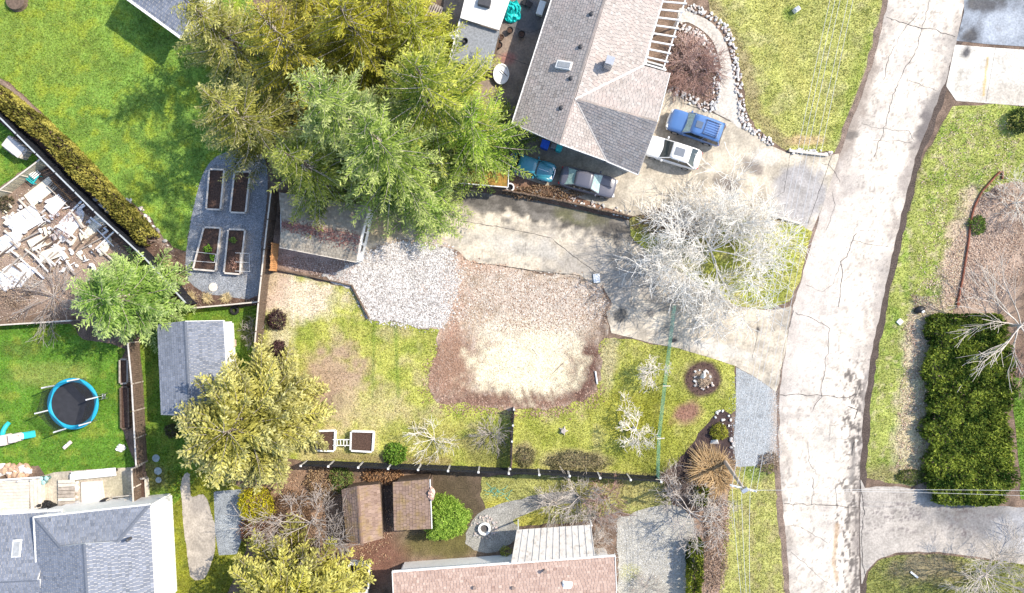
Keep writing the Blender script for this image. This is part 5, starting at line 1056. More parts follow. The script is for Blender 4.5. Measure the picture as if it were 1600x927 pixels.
litter('pale fallen leaves strewn over the verge beside the tall hedge', [(1500, 360), (1510, 470), (1470, 500), (1448, 560), (1446, 750), (1400, 755), (1405, 640), (1412, 520), (1430, 450), (1470, 400)], 13000, LC, 2)
litter('scattered pale leaves on the verge grass', [(1480, 180), (1590, 180), (1590, 285), (1530, 300), (1500, 400), (1430, 460), (1440, 300)], 2500, LC, 3)
litter('brown fallen leaves in the yard between cedar and brown sheds', [(400, 735), (540, 735), (620, 745), (612, 870), (560, 900), (420, 860), (385, 800)], 7000, [(.34, .2, .12), (.5, .32, .2), (.2, .12, .08), (.62, .46, .3)], 4)
litter('brown mulch chips between garage and timber edging', [(425, 390), (555, 415), (550, 440), (425, 415)], 3500, [(.42, .3, .25), (.6, .5, .44), (.25, .16, .12)], 5)
litter('twigs and dry leaves between gravel yard and verge', [(1105, 770), (1140, 780), (1128, 927), (1100, 927)], 4500, [(.45, .33, .25), (.6, .46, .38), (.27, .18, .13)], 6)
litter('leaf mulch in the soil bed along the hedge', [(230, 350), (268, 395), (296, 445), (330, 462), (402, 466), (402, 474), (300, 478), (240, 400)], 2200, [(.2, .12, .09), (.35, .25, .2), (.5, .42, .33)], 7)
litter('dry plant rubbish across the rubble yard', [(0, 320), (70, 290), (140, 340), (230, 420), (110, 490), (0, 500)], 5500, [(.5, .4, .32), (.68, .6, .52), (.3, .2, .15), (.6, .5, .3)], 8)
litter('brown leaf mulch in the stone edged island bed', [(1045, 60), (1075, 45), (1110, 75), (1120, 120), (1105, 165), (1050, 145)], 3000, [(.4, .25, .2), (.6, .44, .38), (.25, .15, .12)], 9)
STX = None
def stones(label, poly, n, cols, seed, size=(.03, .09), z=.04, name='loose_stones', cl=.40, cf=None):
    rg = np.random.default_rng(seed + 60); X, Y = scatter_pts(poly, n, rg); k = fbm(X / 10, Y / 10, seed) + rg.normal(0, .12, len(X)) > cl; X, Y = X[k], Y[k]; n = len(X); X = X + rg.normal(0, 5, n); Y = Y + rg.normal(0, 5, n); C = np.stack([(X - 800) / PXM, (463.5 - Y) / PXM, np.full(n, z)], 1); s_ = rg.uniform(*size, n) ** 1
    T = np.array([[1, 0, 0], [0, 1, 0], [-1, 0, 0], [0, -1, 0], [0.1, .1, .8]]); V = C[:, None] + T[None] * s_[:, None, None] * rg.uniform(.6, 1.3, (n, 5, 3)); i = np.arange(n)[:, None] * 5
    F = np.concatenate([i + np.array([[k, (k + 1) % 4, 4]]) for k in range(4)]); c = np.array(cols)[rg.integers(0, len(cols), n)] * rg.uniform(.75, 1.15, (n, 1)); c = c if cf is None else c * .25 + .75 * cf(X, Y) * rg.uniform(.7, 1.25, (n, 1)); o = np_obj(name, V.reshape(-1, 3), F, m_stone, np.tile(c, (4, 1))); tag(o, label, 'stones', kind='stuff')
stones('crushed pale stones on the gravel heap', [(545, 415), (600, 384), (660, 380), (705, 392), (715, 430), (708, 480), (690, 510), (640, 508), (578, 498), (552, 450)], 16000, [(.56, .54, .52), (.42, .40, .385), (.68, .66, .63), (.26, .235, .215)], 1, z=.045)
stones('clods and stones on the excavated dirt', [(690, 400), (820, 424), (905, 436), (945, 450), (945, 520), (932, 590), (920, 615), (810, 632), (690, 620), (675, 600), (690, 512)], 13000, [(.5, .37, .29), (.36, .22, .16), (.62, .54, .46), (.24, .14, .1)], 2, z=.036, cl=.45, cf=c_dirt)
stones('loose stones on the garden gravel pad', [(348, 244), (412, 248), (408, 380), (402, 460), (322, 456), (294, 430), (304, 318)], 9000, [(.24, .27, .31), (.33, .36, .4), (.15, .17, .2), (.45, .47, .5)], 3, size=(.02, .05), z=.02, cl=.3)
stones('loose stones on the gravel pull off', [(1150, 576), (1180, 592), (1212, 615), (1214, 720), (1150, 728), (1147, 690)], 5000, [(.36, .4, .43), (.46, .5, .52), (.26, .28, .3)], 4, size=(.02, .05), z=.02, cl=.3)
stones('loose stones on the grey gravel yard', [(967, 814), (1060, 792), (1082, 812), (1084, 900), (967, 920)], 7000, [(.42, .42, .41), (.55, .55, .53), (.28, .28, .27)], 5, size=(.02, .05), z=.018, cl=.3)

stones('pale flecks of stone and bark across the upper dirt', [(700, 400), (735, 415), (905, 440), (945, 455), (945, 500), (880, 520), (760, 510), (700, 500)], 9000, [(.64, .60, .54), (.54, .48, .41), (.34, .24, .17), (.44, .36, .29), (.22, .14, .10)], 6, size=(.03, .08), z=.037, cl=.42)
stones('brown clods spilling from the dirt onto the grass', [(668, 560), (690, 560), (700, 622), (800, 632), (880, 628), (930, 600), (945, 600), (930, 630), (885, 646), (800, 650), (690, 640), (662, 615)], 4500, [(.30, .18, .13), (.42, .29, .22), (.2, .12, .09)], 7, size=(.03, .09), z=.03, cl=.5)
litter('bark chips and pale grit scattered over the gravel heap', [(540, 405), (600, 384), (700, 388), (725, 430), (715, 500), (640, 512), (575, 498)], 1300, [(.36, .24, .18), (.5, .36, .28), (.25, .16, .12), (.7, .68, .65)], 11, size=(.04, .1), z=.06)
# ---------------------------------------------------------------- vehicles
def car(name, label, px, py, heading, L_, W_, prof, gh, paint, wheel_r=.32, ws=None, rw=None, cat='car', wheel_x=(.31, -.30)):
    c = P(px, py, .8); t = thing(name, (c.x, c.y, 0), label, cat, R(heading)); w = W_ / 2; mb = MB(); N_ = len(prof); ring = []
    for x, wf, zt, zb in prof:
        ww = w * wf; h_ = zt - zb
        half = [(ww * .88, zb), (ww * .99, zb + .25 * h_), (ww, zb + .55 * h_), (ww * .975, zb + .82 * h_), (ww * .90, zt - .02), (ww * .72, zt + .012), (ww * .4, zt + .028)]
        ring.append([(x * L_, -y, z) for y, z in half] + [(x * L_, 0, zt + .034)] + [(x * L_, y, z) for y, z in half[::-1]])
    k = len(ring[0]); vs = [p for r_ in ring for p in r_]; fs = []
    for i in range(N_ - 1):
        for j in range(k): fs.append((i * k + j, i * k + (j + 1) % k, (i + 1) * k + (j + 1) % k, (i + 1) * k + j))
    fs += [tuple(range(k)), tuple(range((N_ - 1) * k, N_ * k))[::-1]]; mb.add(vs, fs)
    body = build('body', mb, paint, t, True, local=True)
    xa, xb, xc, xd, wb, wr, zb, zr = gh; xa, xb, xc, xd = [q * L_ for q in (xa, xb, xc, xd)]; wb *= w; wr *= w
    def quad(nm, a, b, c_, d, m, par, th=.015, bow=0):
        a, b, c_, d = [Vector(q) for q in (a, b, c_, d)]; n = (b - a).cross(d - a).normalized(); mb = MB(); vs = []; K = 5
        for i in range(K):
            f = i / (K - 1); e = n * bow * (1 - (2 * f - 1) ** 2)
            lo, hi = a.lerp(b, f) + e, d.lerp(c_, f) + e * .7; vs += [lo + n * th, hi + n * th, lo - n * th, hi - n * th]
        fs = []
        for i in range(K - 1): o = i * 4; fs += [(o, o + 4, o + 5, o + 1), (o + 2, o + 3, o + 7, o + 6), (o, o + 2, o + 6, o + 4), (o + 1, o + 5, o + 7, o + 3)]
        fs += [(0, 1, 3, 2), (K * 4 - 4, K * 4 - 2, K * 4 - 1, K * 4 - 3)]; mb.add(vs, fs); return build(nm, mb, m, par, local=True, smooth=False)
    quad('windshield', (xa, wb * .93, zb), (xa, -wb * .93, zb), (xb, -wr * .93, zr), (xb, wr * .93, zr), ws or m_glass, t, bow=-.07 if False else .06)
    quad('rear_window', (xd, -wb * .9, zb), (xd, wb * .9, zb), (xc, wr * .9, zr), (xc, -wr * .9, zr), rw or m_glass, t, bow=.05)
    for s_ in (1, -1):
        a = [(xa - .12, s_ * wb, zb), (xd + .12, s_ * wb, zb), (xc + .05, s_ * wr, zr - .02), (xb - .05, s_ * wr, zr - .02)]
        quad('side_window', *(a if s_ < 0 else [a[1], a[0], a[3], a[2]]), m_glass, t)
    rf = MB(); K = 9; vs = []; NX = 7
    for i in range(NX):
        f = i / (NX - 1); x = xb + (xc - xb) * f + (.05 if i == 0 else -.05 if i == NX - 1 else 0); e = .05 * (1 - (2 * f - 1) ** 2)
        for j in range(K): g = 2 * j / (K - 1) - 1; vs.append((x, g * (wr + .03) * (.95 if i in (0, NX - 1) else 1), zr + e + .045 * (1 - g * g) - (.03 if abs(g) == 1 else 0)))
    n0 = len(vs); vs += [(x, y, z - .05) for x, y, z in vs]; fs = []
    for i in range(NX - 1):
        for j in range(K - 1): o = i * K + j; fs += [(o, o + K, o + K + 1, o + 1), (n0 + o, n0 + o + 1, n0 + o + K + 1, n0 + o + K)]
    edge = [i for i in range(K)] + [i * K + K - 1 for i in range(1, NX)] + [(NX - 1) * K + j for j in range(K - 2, -1, -1)] + [i * K for i in range(NX - 2, 0, -1)]
    for i in range(len(edge)): a, b_ = edge[i], edge[(i + 1) % len(edge)]; fs.append((a, b_, n0 + b_, n0 + a))
    rf.add(vs, fs); roof = build('roof', rf, paint, t, True, local=True)
    for s_ in (1, -1):
        for (x1, x2) in ((xa, xb), (xd, xc), ((xa + xd) / 2 - .05, (xb + xc) / 2 - .05)):
            build('pillar', MB().beam((x1, s_ * wb * .985, zb - .03), (x2, s_ * wr * .985, zr), .07, .05), paint, t, local=True)
        m_ = build('mirror', MB().box((xa - .22, s_ * (w + .07), zb + .04), (.14, .2, .14)), paint, t, local=True, bevel=.03)
        for xx in wheel_x:
            tb = MB(); n = 18; y0, y1 = s_ * (w - .2), s_ * (w + .005); 
            def disc(r_, ya, yb): 
                m2 = MB(); m2.tube([(xx * L_, ya, wheel_r), (xx * L_, yb, wheel_r)], [r_, r_], n); return m2
            tw = build('tyre', disc(wheel_r, y0, y1), m_tyre, t, local=True); build('rim', disc(wheel_r * .62, y1 - s_ * .01, y1 + s_ * .012), m_rim, tw, local=True)
        fx = prof[1][0] * L_; build('headlight', MB().box((fx - .02, s_ * w * prof[1][1] * .78, prof[1][2] - .06), (.22, .32, .14), -s_ * .35), m_lamp_w, t, local=True, bevel=.03)
        rx_ = prof[-2][0] * L_; build('tail_light', MB().box((rx_ + .03, s_ * w * prof[-2][1] * .82, prof[-2][2] - .14), (.16, .26, .18), s_ * .3), m_lamp_r, t, local=True, bevel=.02)
    return t, roof
def paint(n, c, r_=.32): return mat(n, c, r_, .05, 1.5, spec=.5, coat=.6)
SED = [(.5, .60, .50, .36), (.488, .80, .62, .27), (.45, .93, .70, .22), (.36, .99, .78, .2), (.19, 1, .88, .2), (0, 1, .92, .2), (-.25, 1, .95, .2), (-.36, .98, .96, .2), (-.45, .92, .94, .24), (-.49, .80, .86, .3), (-.5, .66, .70, .36)]
SUVP = [(.5, .74, .62, .4), (.49, .88, .82, .32), (.45, .96, .94, .28), (.36, 1, 1.0, .28), (.22, 1, 1.04, .28), (0, 1, 1.06, .28), (-.3, 1, 1.06, .28), (-.46, .98, 1.05, .3), (-.492, .93, .98, .36), (-.5, .84, .8, .42)]
p_grey = paint('grey_car_paint', (.10, .10, .125)); p_white = paint('white_car_paint', (.78, .78, .77)); p_blue = paint('blue_car_paint', (.075, .17, .39)); p_teal = paint('teal_car_paint', (.03, .20, .26))
ct, rf = car('car', 'dark grey sedan parked behind the teal classic car', 919, 284, -14, 4.7, 1.80, SED, (.22, .06, -.24, -.40, .88, .70, .92, 1.38), p_grey, ws=m_glass_p, rw=m_glass_p)
build('hood_seam', MB().beam((1.05, 0, .935), (2.0, 0, .80), .03, .015), m_dark, ct, local=True)
ct, rf = car('car', 'white sedan with a sunroof beside the blue vehicle', 1052, 238, 162.3, 4.65, 1.82, SED, (.21, .05, -.27, -.42, .88, .74, .92, 1.40), p_white)
build('sunroof', MB().box((-.4, 0, 1.492), (.8, .66, .03)), mat('sunroof_glass', (.16, .18, .21), .5, .1), ct, local=True)
ct, rf = car('car', 'blue sport utility vehicle with ribbed roof rack', 1087, 199, 160.4, 4.55, 1.84, SUVP, (.21, .10, -.43, -.495, .96, .88, 1.05, 1.66), p_blue, .36, ws=m_glass_p)
build('sunroof', MB().box((-.05, 0, 1.755), (.55, .55, .03)), mat('tinted_panel', (.12, .15, .2), .15, .1), ct, local=True)
for s_ in (1, -1): build('roof_rail', MB().beam((-.45, s_ * .58, 1.80), (-1.75, s_ * .58, 1.78), .035, .04), m_blackp, ct, local=True)
for x in (-.55, -1.65): build('cross_bar', MB().beam((x, -.6, 1.81), (x, .6, 1.81), .03, .03), m_dark, ct, local=True)
for k in range(5): build('roof_rib', MB().beam((-.65, -.4 + k * .2, 1.77), (-1.7, -.4 + k * .2, 1.765), .05, .03), p_blue, ct, local=True)
build('bumper', MB().tube([(2.08, -.86, .5), (2.24, -.6, .52), (2.3, 0, .52), (2.24, .6, .52), (2.08, .86, .5)], .11, 8), m_white, ct, True, local=True)
OLD = [(.47, .45, .70, .35), (.44, .60, .84, .3), (.36, .68, .92, .3), (.2, .74, .98, .3), (.05, .9, 1.0, .28), (-.2, .95, 1.0, .28), (-.34, .92, .96, .3), (-.44, .75, .84, .32), (-.48, .5, .66, .4)]
ct, rf = car('car', 'teal classic compact car with chrome bumpers under the fir branches', 831, 261, -17.3, 3.95, 1.55, OLD, (.14, .08, -.27, -.36, .86, .76, .98, 1.42), p_teal, .30)
for x, nm in ((1.95, 1), (-1.98, -1)): build('bumper', MB().tube([(x - nm * .28, -.78, .48), (x - nm * .05, -.55, .5), (x, 0, .5), (x - nm * .05, .55, .5), (x - nm * .28, .78, .48)], .055, 8), m_chrome, ct, True, local=True)
for s_ in (1, -1):
    build('fender', MB().tube([(1.86, s_ * .56, .50), (1.7, s_ * .58, .68), (1.3, s_ * .60, .76), (.8, s_ * .63, .68), (.45, s_ * .66, .5)], [.12, .2, .23, .2, .1], 10), p_teal, ct, True, local=True)
    build('fender', MB().tube([(-.6, s_ * .64, .5), (-1.0, s_ * .62, .70), (-1.4, s_ * .6, .72), (-1.8, s_ * .54, .5)], [.1, .2, .2, .1], 10), p_teal, ct, True, local=True)
build('hood_strip', MB().tube([(.6, 0, 1.02), (1.3, 0, .965), (1.8, 0, .84)], .02, 6), m_chrome, ct, local=True)
# pickup half under the cedar
pk = thing('pickup_truck', P(563, 921), 'white pickup truck with open dark bed under the yellow green cedar', 'truck', R(-92))
PKP = [(2.6, .8, .7, .4), (2.5, .95, .95, .32), (1.2, 1, 1.02, .3), (-.2, 1, 1.04, .3), (-.35, 1, 1.04, .3)]
build('hood', MB().box((1.7, 0, .72), (1.7, 1.7, .6)), p_white, pk, local=True, bevel=.1); build('cab', MB().box((.25, 0, 1.1), (1.4, 1.66, 1.2), taper=.86), p_white, pk, local=True, bevel=.1)
build('windshield', MB().box((.98, 0, 1.32), (.05, 1.35, .5), 0, 0, R(-28)), m_glass, pk, local=True)
bed = build('bed', MB().box((-1.45, 0, .62), (1.9, 1.55, .12)), m_blackp, pk, local=True)
for s_ in (1, -1): build('bed_side', MB().box((-1.45, s_ * .84, .78), (1.95, .13, .52)), p_white, pk, local=True, bevel=.03)
build('tailgate', MB().box((-2.42, 0, .78), (.12, 1.75, .52)), p_white, pk, local=True, bevel=.03); build('rear_bumper', MB().box((-2.6, 0, .5), (.16, 1.7, .2)), m_chrome, pk, local=True, bevel=.03)
build('tool_box', MB().box((-1.2, -.3, .86), (1.2, .4, .36)), m_metal, pk, local=True, bevel=.03)
for x in (1.6, -1.5):
    for s_ in (1, -1): build('tyre', MB().tube([(x, s_ * .68, .36), (x, s_ * .9, .36)], [.36, .36], 16), m_tyre, pk, local=True)

# ---------------------------------------------------------------- utility pole and wires
pb = P(1129, 716); pt = P(1164, 767, 7.2)
up_ = thing('utility_pole', pb, 'leaning wooden utility pole with crossarm rising through the ornamental grass', 'pole')
trunk(up_, pb, pt, .17, .12, mat('pole_wood', (.42, .35, .29), .85, .25, 4), 'pole', .0)
pd = (P(1340, 0) - P(1160, 765)).normalized(); px_ = Vector((pd.y, -pd.x, 0)); arm_c = pb.lerp(pt, .93)
arm = build('crossarm', MB().beam(arm_c - px_ * 1.0, arm_c + px_ * 1.0, .12, .14), m_white, up_)
ins = [arm_c + px_ * k + Vector((0, 0, .12)) for k in (-.92, -.55, -.2, .45, .92)]
for q in ins: build('insulator', MB().lathe(q - Vector((0, 0, .05)), [(.03, 0), (.06, .04), (.06, .1), (.03, .16)], 8), m_lamp_w, arm)
build('transformer_bracket', MB().box(pb.lerp(pt, .98), (.5, .3, .4), .5), m_metal, up_, bevel=.04)
m_wire = mat('pale_wire', (.55, .55, .55), .5, .05); m_wired = mat('dark_wire', (.06, .06, .065), .5, .05)
def wire(label, a, b_, r_=.016, sag=.5, m=m_wire):
    pts = [a.lerp(b_, k / 24) - Vector((0, 0, sag * 4 * (k / 24) * (1 - k / 24))) for k in range(25)]; o = build('power_line', MB().tube(pts, r_, 5), m); tag(o, label, 'wire', 'overhead power lines')
for k, q in enumerate(ins):
    wire('pale overhead power line running from the pole along the road past the front lawn', q + Vector((0, 0, .1)), P(1330 + (-20, -12, -4, 8, 16)[k], -60, 7.6) , .015)
    if k < 4: wire('overhead power line running from the pole over the rough grass verge', q + Vector((0, 0, .1)), P(1168 + (-3, 0, 3, 6)[k], 990, 7.3), .014, .3, m_wire if k != 1 else m_wired)
for k, y in enumerate((768, 777)): wire('overhead power line crossing the road toward the tall hedge', ins[3] + Vector((0, 0, .1 - .1 * k)), P(1660, y, 7.0), .010, .35)
wire('thin dark guy line across the excavated verge to the pole', P(1128, 690, .4), pb.lerp(pt, .8), .012, .0, m_wired)

# ---------------------------------------------------------------- stones along the path
def rock_mesh(seed):
    bm = bmesh.new(); bmesh.ops.create_icosphere(bm, subdivisions=1, radius=1); rn = random.Random(seed)
    for v in bm.verts: v.co *= rn.uniform(.75, 1.2); v.co.z *= .7
    me = bpy.data.meshes.new('rock'); bm.to_mesh(me); bm.free(); return me
m_rock = [mat('white_rock', (.66, .64, .60), .9, .3, 5), mat('grey_rock', (.38, .37, .36), .9, .3, 5), mat('pink_rock', (.52, .43, .38), .9, .3, 5), mat('rust_rock', (.46, .30, .2), .9, .35, 4)]
RK = []
for i in range(8): me = rock_mesh(i); me.materials.append(m_rock[(0, 0, 1, 2, 0, 1, 0, 2)[i]]); RK.append(me)
def rocks(label, pts, wid, n, size=(.06, .15), seed=0, cat='stone border', name='stone_border', meshes=None):
    rn = random.Random(seed); b_ = P(*pts[len(pts) // 2]); t = thing(name, b_, label, cat); L_ = [math.dist(a, c) for a, c in zip(pts[:-1], pts[1:])]; tot = sum(L_)
    for k in range(n):
        u = rn.uniform(0, tot); i = 0
        while u > L_[i]: u -= L_[i]; i += 1
        q = lerp(pts[i], pts[i + 1], u / L_[i]); d = (pts[i + 1][0] - pts[i][0], pts[i + 1][1] - pts[i][1]); s_ = rn.uniform(-1, 1) * wid / 2 / L_[i]; r_ = rn.uniform(*size)
        c = P(q[0] - d[1] * s_, q[1] + d[0] * s_); place('rock', rn.choice(meshes or RK), t, (c.x, c.y, .03 + r_ * .35), (rn.uniform(-.4, .4), rn.uniform(-.4, .4), rn.uniform(0, 6)), (r_ * rn.uniform(.8, 1.4), r_, r_))
    return t
rocks('pale stone border between the curved path and the front lawn', [(1072, 10), (1105, 22), (1132, 45), (1147, 80), (1152, 120), (1156, 160), (1163, 195), (1185, 210), (1208, 225)], 12, 290, seed=1)
rocks('pale stone border round the island bed of tangled pink bush', [(1062, 42), (1088, 52), (1110, 75), (1121, 110), (1119, 150), (1112, 172), (1085, 160), (1048, 138)], 12, 240, seed=2)
rocks('row of stones ending the front lawn by the road', [(1232, 236), (1262, 238), (1300, 239)], 6, 26, (.08, .2), seed=3)
rocks('stones and flower heads along the retaining wall', [(800, 298), (870, 308), (940, 325), (985, 336)], 12, 90, (.06, .14), seed=4)
rocks('rusty and white boulder heap beside the wooden deck', [(2, 738), (20, 734), (46, 735)], 16, 40, (.18, .42), 5, 'rock pile', 'rock_pile', [RK[0]] + [rock_mesh(30 + k) for k in range(2)])
for me in bpy.data.meshes:
    if me.name.startswith('rock') and not me.materials: me.materials.append(m_rock[3])
rocks('white stones along the house wall beside the dark stairs', [(116, 794), (135, 788), (156, 789)], 8, 22, (.12, .3), 6, 'rock pile', 'rock_pile')
rocks('round pale stones edging the sand square on the patio', [(120, 752), (121, 786)], 3, 9, (.16, .22), 7, 'stone border')
rocks('stone ring round the mulch bed centre', [(1088, 580), (1108, 582), (1112, 600), (1098, 608), (1086, 600), (1088, 580)], 5, 22, (.06, .16), 8, 'stone border')
rocks('stones along the mulch bed beside the gravel pull off', [(1118, 645), (1132, 650), (1140, 680), (1146, 702)], 16, 20, (.07, .16), 9, 'stone border')
rocks('brown stones round the fire pit ring', [(757 + 17 * math.cos(a), 825 + 17 * math.sin(a)) for a in np.linspace(0, 6.28, 13)], 9, 60, (.07, .13), 10, 'stone border', meshes=[RK[2], RK[3]])
rocks('scattered stones beside the hedge soil edge', [(200, 312), (218, 322), (235, 345), (266, 386)], 4, 16, (.1, .2), 11, 'stone border')
tag(build('statue_stone', MB().lathe(P(1097, 587), [(.16, 0), (.2, .2), (.12, .45), (.14, .6), (.03, .72)], 10, 1.6, .8, .9), m_white, None, True), 'small white garden ornament standing in the mulch ring', 'ornament')
tag(build('white_rock', MB().add([P(1109, 694), P(1123, 694), P(1121, 684), P(1111, 688), P(1117, 686) + Vector((0, 0, .5))], [(0, 1, 4), (1, 2, 4), (2, 3, 4), (3, 0, 4), (3, 2, 1, 0)]), m_white), 'white pointed rock in the dark mulch bed', 'rock')

# ---------------------------------------------------------------- raised beds and garden things
def rbed(label, pts, hh, group=None, frame=m_palewood, double=True, name='raised_bed'):
    q = [P(*p) for p in pts]; c = sum(q, Vector()) / 4; t = thing(name, c, label, 'raised bed', 0, group); n = 4
    for i in range(4):
        a, b_ = q[i], q[(i + 1) % 4]; d = (b_ - a).normalized() * .05
        bd = build('board', MB().beam(a + d + Vector((0, 0, hh / 2)), b_ - d * (1.0) + Vector((0, 0, hh / 2)), .05, hh), frame, t)
        build('cap_board', MB().beam(a + d * 1.2 + Vector((0, 0, hh + .02)), b_ - d * 1.2 + Vector((0, 0, hh + .02)), .14, .04), frame, bd)
    s_ = [x.lerp(c, .06) for x in q]; build('soil', MB().prism(s_, .02, hh - .07), m_soilbed, t); return t
m_rb = mat('whitewashed_boards', (.60, .54, .47), .8, .18, 3)
rbed('tall narrow raised bed of bare soil nearest the cedar shade', [(331, 266), (354, 267), (348, 329), (326, 328)], .45, frame=m_rb)
rbed('tall narrow raised bed of bare soil beside the tall brown fence', [(370, 270), (394, 270), (387, 334), (363, 333)], .45, frame=m_rb)
rbed('slanted raised bed with leafy greens and a white rod frame', [(322, 356), (348, 357), (340, 424), (305, 421)], .4, frame=m_rb)
rbed('raised bed with dry plants and leaning rods', [(360, 359), (386, 360), (378, 429), (353, 427)], .4, frame=m_rb)
def rods(label, segs, name='trellis', r_=.018, m=m_trim):
    b_ = P(*segs[0][0]); t = thing(name, b_, label, 'trellis')
    for a, c in segs: build('rod', MB().tube([P(*a) + Vector((0, 0, .6)), P(*c) + Vector((0, 0, .6))], r_, 6), m, t)
    for a, c in segs[:2]:
        for e in (a, c): q = P(*e); build('leg', MB().tube([q, q + Vector((0, 0, .6))], r_, 6), m, t)
rods('white rod frame over the leafy raised bed', [((306, 394), (342, 398)), ((301, 408), (340, 411)), ((342, 398), (340, 411))])
rods('white rod frame leaning beside the dry raised bed', [((372, 396), (394, 397)), ((372, 424), (394, 425)), ((394, 397), (394, 425)), ((380, 396), (379, 424)), ((372, 410), (394, 411))])
tag(build('stepping_stone', MB().lathe(P(333, 449), [(.36, .0), (.38, .05), (.34, .09)], 22), mat('pale_stone', (.62, .56, .48), .9, .15, 5)), 'round pale stepping stone on the garden gravel', 'stepping stone')
for x, y, r_ in ((244, 716, .32), (247, 736, .32), (248, 750, .25)): tag(build('stepping_stone', MB().lathe(P(x, y), [(r_ * .96, .0), (r_, .04), (r_ * .94, .06)], 20), mat('blue_stone', (.26, .33, .36), .85, .2, 4)), 'round blue grey stepping stone in the side yard grass', 'stepping stone', 'blue grey stepping stones')
tag(build('tyre', MB().lathe(P(367, 485), [(.18, .0), (.36, 0), (.40, .1), (.36, .2), (.18, .2), (.2, .1), (.17, .02)], 20), m_tyre, None, True), 'old black tyre lying by the pale fence', 'tyre')
rbed('left raised bed under the cedar with pale frame', [(497, 672), (526, 671), (525, 703), (497, 702)], .5, frame=m_trim)
rbed('square raised bed with white frame and bare soil on the back lawn', [(551, 672), (586, 673), (584, 704), (550, 702)], .55, frame=m_trim)
ld = thing('ladder_bench', P(534, 692), 'small white slatted ladder bench between the two white framed beds', 'bench')
for y in (687, 696): build('side_rail', MB().beam(P(520, y, .5), P(547, y, .5), .06, .08), m_trim, ld)
for x in (522, 527, 532, 537, 542): build('rung', MB().beam(P(x, 688, .5), P(x, 695, .5), .06, .05), m_trim, ld)
for x, y in ((528, 687), (541, 687), (528, 696), (541, 696)): q = P(x, y); build('leg', MB().box((q.x, q.y, .23), (.06, .06, .46)), m_trim, ld)
for nm, x, y, hh in (('flat stump', 28, 3, .3),):
    tag(build('tree_stump', MB().lathe(P(x, y), [(.9, 0), (.82, .1), (.78, .35)], 18), m_wood), 'wide dark brown stump disc in the bright green lawn', 'stump')
st = thing('tree_stump', P(880, 673), 'small pale split stump on the front lawn', 'stump'); build('wood', MB().lathe(P(880, 673), [(.26, 0), (.2, .12), (.19, .3)], 9), m_bark_g, st)
for k in range(5): a = k * 1.25; build('root', MB().tube([P(880, 673) + Vector((.12 * math.cos(a), .12 * math.sin(a), .2)), P(880, 673) + Vector((.4 * math.cos(a), .4 * math.sin(a), .04))], [.07, .03], 6), m_bark_g, st)
mo = thing('lawn_ornament', P(1243, 17), 'small white and grey electrical pedestal on the sunlit front lawn', 'box')
build('case', MB().box(P(1243, 17) + Vector((0, 0, .2)), (.55, .38, .4), .6), m_lamp_w, mo, bevel=.04); build('lid', MB().box(P(1243, 17) + Vector((0, 0, .43)), (.42, .3, .05), .6), mat('lid_grey', (.35, .37, .42), .5), mo, bevel=.02)
tag(build('utility_box', MB().box(P(1405, 503) + Vector((0, 0, .08)), (.42, .42, .14), .8), m_white, bevel=.02), 'small white square utility box standing diamond wise on the verge grass', 'box')
bg = thing('rubbish_bag', P(1435, 484), 'black bag with a white rag lying in the pale leaves of the verge', 'bag')
bmx = MB().lathe(P(1435, 484), [(.2, 0), (.36, .08), (.36, .2), (.22, .33), (.06, .4)], 12, 1.3, .8, .4); build('bag', bmx, m_blackp, bg, True); build('rag', MB().box(P(1437, 486) + Vector((.08, -.05, .37)), (.26, .18, .08), .5), m_white, bg, bevel=.03)
rl = [(1565, 280), (1540, 292), (1524, 318), (1516, 345), (1512, 380), (1504, 430), (1498, 474)]
tag(build('edging_rail', MB().tube([P(*p) + Vector((0, 0, .1)) for p in smooth_poly(rl, 5)[:31]], .09, 6), mat('red_edging', (.24, .085, .05), .8, .3, 4)), 'rust red edging rail curving beside the pink leaf bed', 'edging')
tag(build('timber_kerb', MB().beam(P(1232, 236) + Vector((0, 0, .14)), P(1290, 243) + Vector((0, 0, .14)), .2, .2), m_palewood), 'pale timber kerb at the foot of the sunlit front lawn', 'timber')
tag(build('timber_kerb', MB().beam(P(1205, 337) + Vector((0, 0, .14)), P(1250, 350) + Vector((0, 0, .14)), .16, .2), m_palewood), 'pale timber board along the grass island edge', 'timber')
tag(build('drain_box', MB().box(P(932, 435) + Vector((0, 0, .08)), (.55, .75, .16), .1), m_lamp_w, bevel=.02), 'white utility cover on the lower driveway beside the dirt', 'box')
tag(build('pipe', MB().tube([P(930, 580) + Vector((0, 0, .1)), P(933, 600) + Vector((0, 0, .1))], .07, 8), m_trim), 'short white pipe standing in the dark dirt edge', 'pipe')
tag(build('plank', MB().beam(P(1422, 893) + Vector((0, 0, .08)), P(1433, 902) + Vector((0, 0, .08)), .16, .08), m_trim), 'short white plank on the grass corner below the bottom driveway', 'plank')
tag(build('rod', MB().tube([P(832, 545) + Vector((0, 0, .06)), P(840, 556) + Vector((0, 0, .06))], .025, 5), m_bark_g), 'thin stick on the sand patch beside another stick', 'stick')
tag(build('rod', MB().tube([P(863, 584) + Vector((0, 0, .06)), P(880, 567) + Vector((0, 0, .06))], .025, 5), m_bark_b), 'long thin stick lying on the pale sand patch', 'stick')
fp_ = thing('fire_pit', P(757, 825), 'round white fire pit ring on the gravel path', 'fire pit'); build('ring', MB().lathe(P(757, 825), [(.36, .02), (.52, .02), (.52, .34), (.36, .34), (.34, .1)], 24), m_white, fp_); build('ash', MB().lathe(P(757, 825), [(.34, .03), (.3, .16), (.1, .18)], 14), mat('ash', (.1, .09, .085), .95, .4, 8), fp_)
nt = thing('garden_net', P(778, 770), 'tangled teal netting lying on the thin grass', 'net'); rn = random.Random(4)
